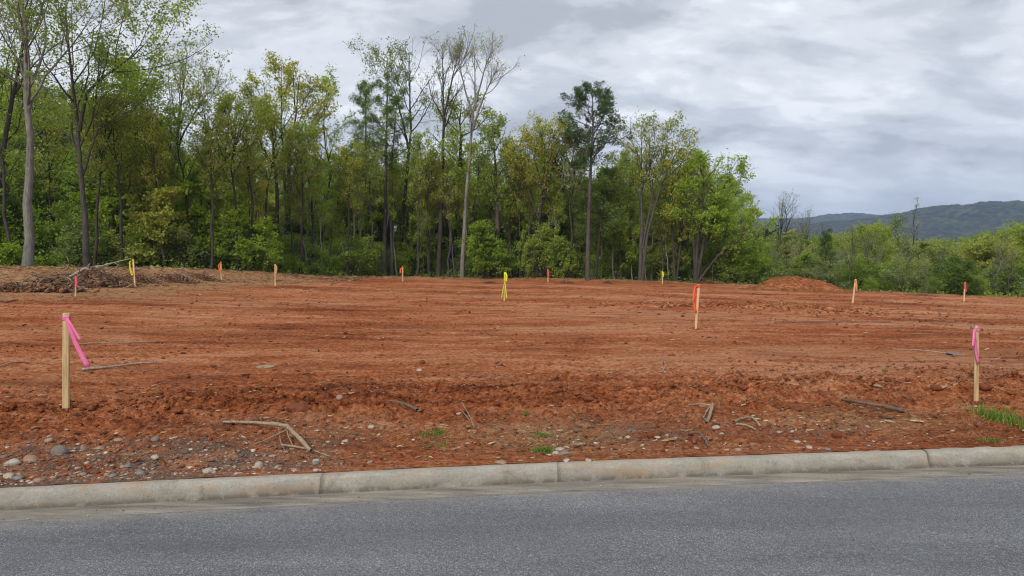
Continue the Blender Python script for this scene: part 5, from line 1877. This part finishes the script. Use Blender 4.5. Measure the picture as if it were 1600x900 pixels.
V5, F5 = scatter_lumps(pr_, np.clip(np.exp(r.normal(-3.55, 0.42, len(xr))), 0.015, 0.085), ICO2, r=r, rough=0.30, sink=0.5)
posc, d = scatter_region(15000, -26, 26, 3.5, 30, r, 1.7)
kc = r.uniform(size=len(posc)) < np.clip(0.30 + 1.0 * sstep(0.0, 0.4, fbm(posc[:, 0] * 0.22, posc[:, 1] * 0.5, 3, 91)), 0, 1)
posc, d = posc[kc], d[kc]
kf = np.abs(posc[:, 0]) < 6 + d * 0.8
posc, d = posc[kf], d[kf]
V3, F3 = scatter_lumps(posc, np.clip(np.exp(r.normal(-4.1, 0.5, len(posc))), 0.006, 0.06) * (1 + d * 0.02), ICO1, r=r, rough=0.22)
px_ = r.normal(size=(1500, 2)) * np.array([2.3, 0.8]) + np.array([8.6, 25.0])
posd = np.c_[px_, Hf(px_[:, 0], px_[:, 1])]
V4, F4 = scatter_lumps(posd, np.clip(np.exp(r.normal(-3.1, 0.45, 1500)), 0.02, 0.14), ICO1, r=r, rough=0.22)
me = make_mesh('crumbled_soil', *join([(V1, F1), (V2, F2), (V3, F3), (V4, F4), (V5, F5)]), False, M['soilclod'])
tag(link('crumbled_soil', me), 'crumbled red clay clods strewn over the graded lot', kind='stuff')

# chips, straw, small roots
def chip_set(n, x0, x1, d0, d1, lmed, r, mask=None, power=1.0, fan=False):
    pos, d = scatter_region(n, x0, x1, d0, d1, r, power, mask)
    if fan:
        k = np.abs(pos[:, 0]) < 6 + d * 0.8
        pos, d = pos[k], d[k]
    m = len(pos)
    a = r.normal(0, 0.8, m)
    dr = np.stack([np.cos(a), np.sin(a), np.zeros(m)], -1)
    L = np.exp(r.normal(math.log(lmed), 0.5, m)) * (1 + d * 0.05)
    return slivers(pos, L, np.clip(L * r.uniform(0.08, 0.35, m), 0.0015, 0.03), dr, r)


mk = lambda x, y, d: np.clip(0.30 + 0.9 * sstep(-0.15, 0.35, fbm(x * 0.9, y * 1.1, 3, 19)) * (1 - 0.4 * sstep(2, 4, d)), 0, 1)
parts = [chip_set(23000, -6, 8, 0.04, 4.5, 0.017, r, mk), chip_set(8000, -25, 25, 4, 32, 0.026, r, None, 1.5, True)]
me = make_mesh('wood_chips', *join(parts), False, M['chip'])
tag(link('wood_chips', me), 'splinters, bark chips and rootlets scattered over the soil', kind='stuff')
mks = lambda x, y, d: np.clip(gauss(x, y, 0.2, 6.6, 1.0, 0.6) + 0.8 * gauss(x, y, 3.6, 7.3, 1.1, 0.6) + 0.5 * gauss(x, y, -2.0, 7.0, 1.2, .5) + 0.5 * gauss(x, y, 5.6, 7.4, 1.0, .6), 0, 1)
parts = [chip_set(9000, -4, 7, 0.03, 2.4, 0.026, r, mks)]
# straw bed before the brush piles at far left, and along the lot edge
n = 12000
x = r.uniform(-30, -9.0, n)
y = edge_y(x) - np.abs(r.normal(0, 4.2, n)) + 0.8
p_ = np.stack([x, y, Hf(x, y)], -1)
a = r.normal(0, 0.7, n)
L = np.exp(r.normal(math.log(0.085), 0.5, n))
parts.append(slivers(p_, L, L * r.uniform(0.06, 0.2, n), np.stack([np.cos(a), np.sin(a), a * 0], -1), r))
n = 3000
x = r.uniform(-14, 34, n)
y = edge_y(x) + r.normal(0, 0.8, n)
p_ = np.stack([x, y, Hf(x, y)], -1)
a = r.normal(0, 0.9, n)
L = np.exp(r.normal(math.log(0.08), 0.5, n))
parts.append(slivers(p_, L, L * r.uniform(0.06, 0.2, n), np.stack([np.cos(a), np.sin(a), a * 0], -1), r))
me = make_mesh('straw_litter', *join(parts), False, M['strawchip'])
tag(link('straw_litter', me), 'pale straw and chipped wood litter on verge and lot edge', kind='stuff')

# weeds and leaf litter plants under the trees
n = 26000
x = r.uniform(-34, 40, n)
y = edge_y(x) + 0.7 + np.abs(r.normal(0, 4.0, n))
pz = Hf(x, y, False)
k = fbm(x * 0.5, y * 0.5, 3, 600) > -0.08
x, y, pz = x[k], y[k], pz[k]
h = np.abs(r.normal(0, 0.30, len(x))) + 0.03
V, Fc = leaves_mesh(np.stack([x, y, pz + h * r.uniform(0, 1, len(x))], -1), np.full(len(x), 0.15), r, 0.6, 0.6, 0.0)
tag(link('undergrowth', make_mesh('undergrowth', V, Fc, False, M['leaf_mid'])), 'low leafy weeds covering the floor of the wood', kind='stuff')


# ------------------------------------------------------------------ mound of orange earth
def soil_mound():
    nx, ny = 150, 80
    X, Y = np.meshgrid(np.linspace(12.9, 21.3, nx), np.linspace(40.3, 45.7, ny))
    Z = Hf(X, Y) + (0.22 * np.abs(fbm(X * 1.6, Y * 1.6, 5, 5, .65)) - 0.03) * sstep(0.05, 0.3, mound(X, Y)) + 0.012
    h = mound(X, Y)
    Z = np.where(h > 0.03, Z, Hf(X, Y) - 0.05)
    idx = np.arange(X.size).reshape(X.shape)
    q = np.stack([idx[:-1, :-1], idx[:-1, 1:], idx[1:, 1:], idx[1:, :-1]], -1).reshape(-1, 4)
    V = np.stack([X, Y, Z], -1).reshape(-1, 3)
    t = thing('earth_mound', 'low heap of orange earth at the back of the lot right of the wood', 'earth mound', (MOUND[0], MOUND[1], 0))
    t0 = np.array([MOUND[0], MOUND[1], 0])
    link('heap', make_mesh('heap', V - t0, q, True, M['mound']), t)
    r = np.random.default_rng(5)
    n = 500
    p = np.stack([r.uniform(13.5, 20.5, n), r.uniform(41.1, 44.1, n), np.zeros(n)], -1)
    p = p[mound(p[:, 0], p[:, 1]) > 0.05]
    p[:, 2] = Hf(p[:, 0], p[:, 1])
    v, f = scatter_lumps(p - t0, np.exp(r.normal(-3.1, 0.5, len(p))), ICO1, r=r)
    tag(link('loose_lumps', make_mesh('loose_lumps', v, f, False, M['mound']), t), kind='stuff')


soil_mound()


# ------------------------------------------------------------------ brush piles at the left edge of the lot
def brush_pile(px, py, wpx, hpx, label, seed, mat='twig_dark', nb=120, flatpile=False):
    g = at(px, py)
    m = g[1] / F
    r = np.random.default_rng(seed)
    W_, Hh = wpx * m / 2, hpx * m
    t = thing('brush_pile', label, 'brush pile', tuple(g), 'brush piles along the wood edge')
    n = 700
    p = r.normal(size=(n, 3)) * np.array([W_ * .40, W_ * .24, 0])
    hump = np.clip(np.exp(-(p[:, 0] / W_) ** 2 * 2.2 - (p[:, 1] / W_) ** 2 * 6) * (1 + 0.9 * fbm(p[:, 0] * 1.3 + seed * 7, p[:, 1] * 1.3, 3, seed)), 0.05, 1.3)
    p[:, 2] = Hf(p[:, 0] + g[0], p[:, 1] + g[1]) - g[2] + Hh * 0.85 * r.uniform(0.1, 1, n) ** 0.6 * hump
    v, f = scatter_lumps(p, np.exp(r.normal(math.log(Hh * .10), 0.45, n)), ICO1, r=r, rough=0.3)
    tag(link('earth_core', make_mesh('earth_core', v, f, False, M['pilesoil']), t), kind='stuff')
    n = nb * 2
    p = r.normal(size=(n, 3)) * np.array([W_ * .46, W_ * .26, 0])
    p[:, 2] = Hf(p[:, 0] + g[0], p[:, 1] + g[1]) - g[2] + Hh * r.uniform(0.15, 1.05, n) * np.exp(-(p[:, 0] / W_) ** 2 * 2.2)
    a = r.uniform(0, 6.28, n)
    el = r.normal(0, 0.35, n)
    d = np.stack([np.cos(a) * np.cos(el), np.sin(a) * np.cos(el), np.sin(el)], -1)
    L = np.exp(r.normal(math.log(W_ * 0.32), 0.5, n))
    r0 = np.clip(np.exp(r.normal(-4.2, 0.5, n)), 0.006, 0.05) * min(1.0, Hh * 1.3)
    P_, R_ = grow(p - d * L[:, None] / 2, d, L, r0, r0 * 0.4, 5, -0.03, 0.18, r)
    h = n // 3
    v, f = tubes(P_[:h], R_[:h], 5)
    tag(link('pale_branches', make_mesh('pale_branches', v, f, True, M['twig']), t), kind='stuff')
    v, f = tubes(P_[h:], R_[h:], 5)
    tag(link('dark_branches', make_mesh('dark_branches', v, f, True, M[mat]), t), kind='stuff')
    return t


M['pilesoil'] = mat_island('pile_soil', [(0, (0.075, 0.036, 0.022)), (0.5, (0.17, 0.075, 0.038)), (1, (0.30, 0.17, 0.09))], 0.95, 12)
brush_pile(78, 456, 110, 26, 'brown heap of roots and earth before the pale trunk', 1)
brush_pile(155, 447, 100, 26, 'dark tangled brush pile under the fallen pale branch', 2, nb=190)
brush_pile(20, 455, 70, 14, 'low straw covered heap at the frame edge', 3)
brush_pile(278, 440, 66, 12, 'low grey brush heap between the yellow flagged and orange flagged stakes', 4)
brush_pile(110, 449, 90, 14, 'straw and soil heap linking the root heap and the dark brush pile', 6)
brush_pile(190, 446, 60, 14, 'loose twigs and earth right of the dark brush pile', 7)
brush_pile(320, 437, 60, 7, 'thin line of twigs behind the orange flagged stake', 8, nb=60)
brush_pile(222, 440, 60, 10, 'small heap of sticks behind the yellow flagged stake', 5)
stick('fallen_branch', 'long pale fallen branch arching from the dark brush pile toward the yellow flagged stake', 'branch', [
    ([(110, 433, .2), (122, 427, .2), (135, 419, .2)], 2.2, 2.0), ([(135, 419, .2), (141, 412, .2)], 1.0, 0.6),
    ([(133, 421, .2), (160, 416, .2), (185, 409, .2), (205, 404, .2)], 1.4, 0.6), ([(178, 411, .2), (186, 414, .2), (180, 420, .2)], 0.5, 0.4)], 'twig_pale')
stick('fallen_branch', 'thin grey branch sticking up among the shrubs behind the brown heap', 'branch', [
    ([(92, 427, .2), (106, 421, .2), (108, 410, .2), (104, 400, .2)], 0.9, 0.5), ([(107, 416, .2), (100, 412, .2)], 0.5, 0.4)], 'twig')
stick('log', 'half buried dark log behind the dark brush pile', 'log', [([(95, 430, .2), (120, 427, .2), (150, 424, .2)], 2.0, 2.0)], 'twig_dark')
stick('log', 'split yellow log lying in front of the dark brush pile', 'log', [([(104, 453, .05), (115, 450, .05), (138, 454, .02)], 1.6, 1.0)], 'twig_pale')
stick('fallen_branch', 'dark slab of bark lying on the red soil near the frame edge', 'branch', [([(0, 472, .02), (12, 474, .02), (28, 470, .02)], 2.0, 1.0)], 'twig_dark')
# slash along the far edge of the lot
for i, (px, w, h, lab) in enumerate([(885, 34, 5, 'thin slash heap at the foot of the tall pine'), (950, 26, 5, 'pale slash heap right of the tall pine trunk'), (1105, 60, 6, 'long pale slash windrow behind the orange flagged stake'),
                                     (765, 30, 4, 'small slash heap below the bright yellow green shrub'), (1440, 60, 4, 'low slash windrow along the falling edge of the lot')]):
    brush_pile(px, 443 if px < 1300 else 462, w, h, lab, 20 + i, nb=70)
stick('fallen_branch', 'bleached forked branch lying behind the orange flagged stake', 'branch', [
    ([(1082, 434, .2), (1088, 439, .2), (1098, 442, .2), (1108, 440, .2)], 1.0, 0.8)], 'twig_pale')


write_labels()


# ------------------------------------------------------------------ haze
def haze():
    x0, x1, y0, y1, z0, z1 = -6500, 6500, -3500, 7500, -60, 420
    V = np.array([(x, y, z) for z in (z0, z1) for x, y in ((x0, y0), (x1, y0), (x1, y1), (x0, y1))], float)
    q = np.array([(0, 3, 2, 1), (4, 5, 6, 7), (0, 1, 5, 4), (1, 2, 6, 5), (2, 3, 7, 6), (3, 0, 4, 7)])
    m = bpy.data.materials.new('haze')
    m.use_nodes = True
    t = NT(m.node_tree)
    t.t.nodes.clear()
    out = t.n('ShaderNodeOutputMaterial')
    v = t.n('ShaderNodeVolumePrincipled', ins={'Color': (0.55, 0.70, 1.0, 1), 'Density': 0.00020, 'Anisotropy': 0.0})
    t.t.links.new(v.outputs[0], out.inputs['Volume'])
    tag(link('haze', make_mesh('haze', V, q, False, m)), kind='stuff')


haze()
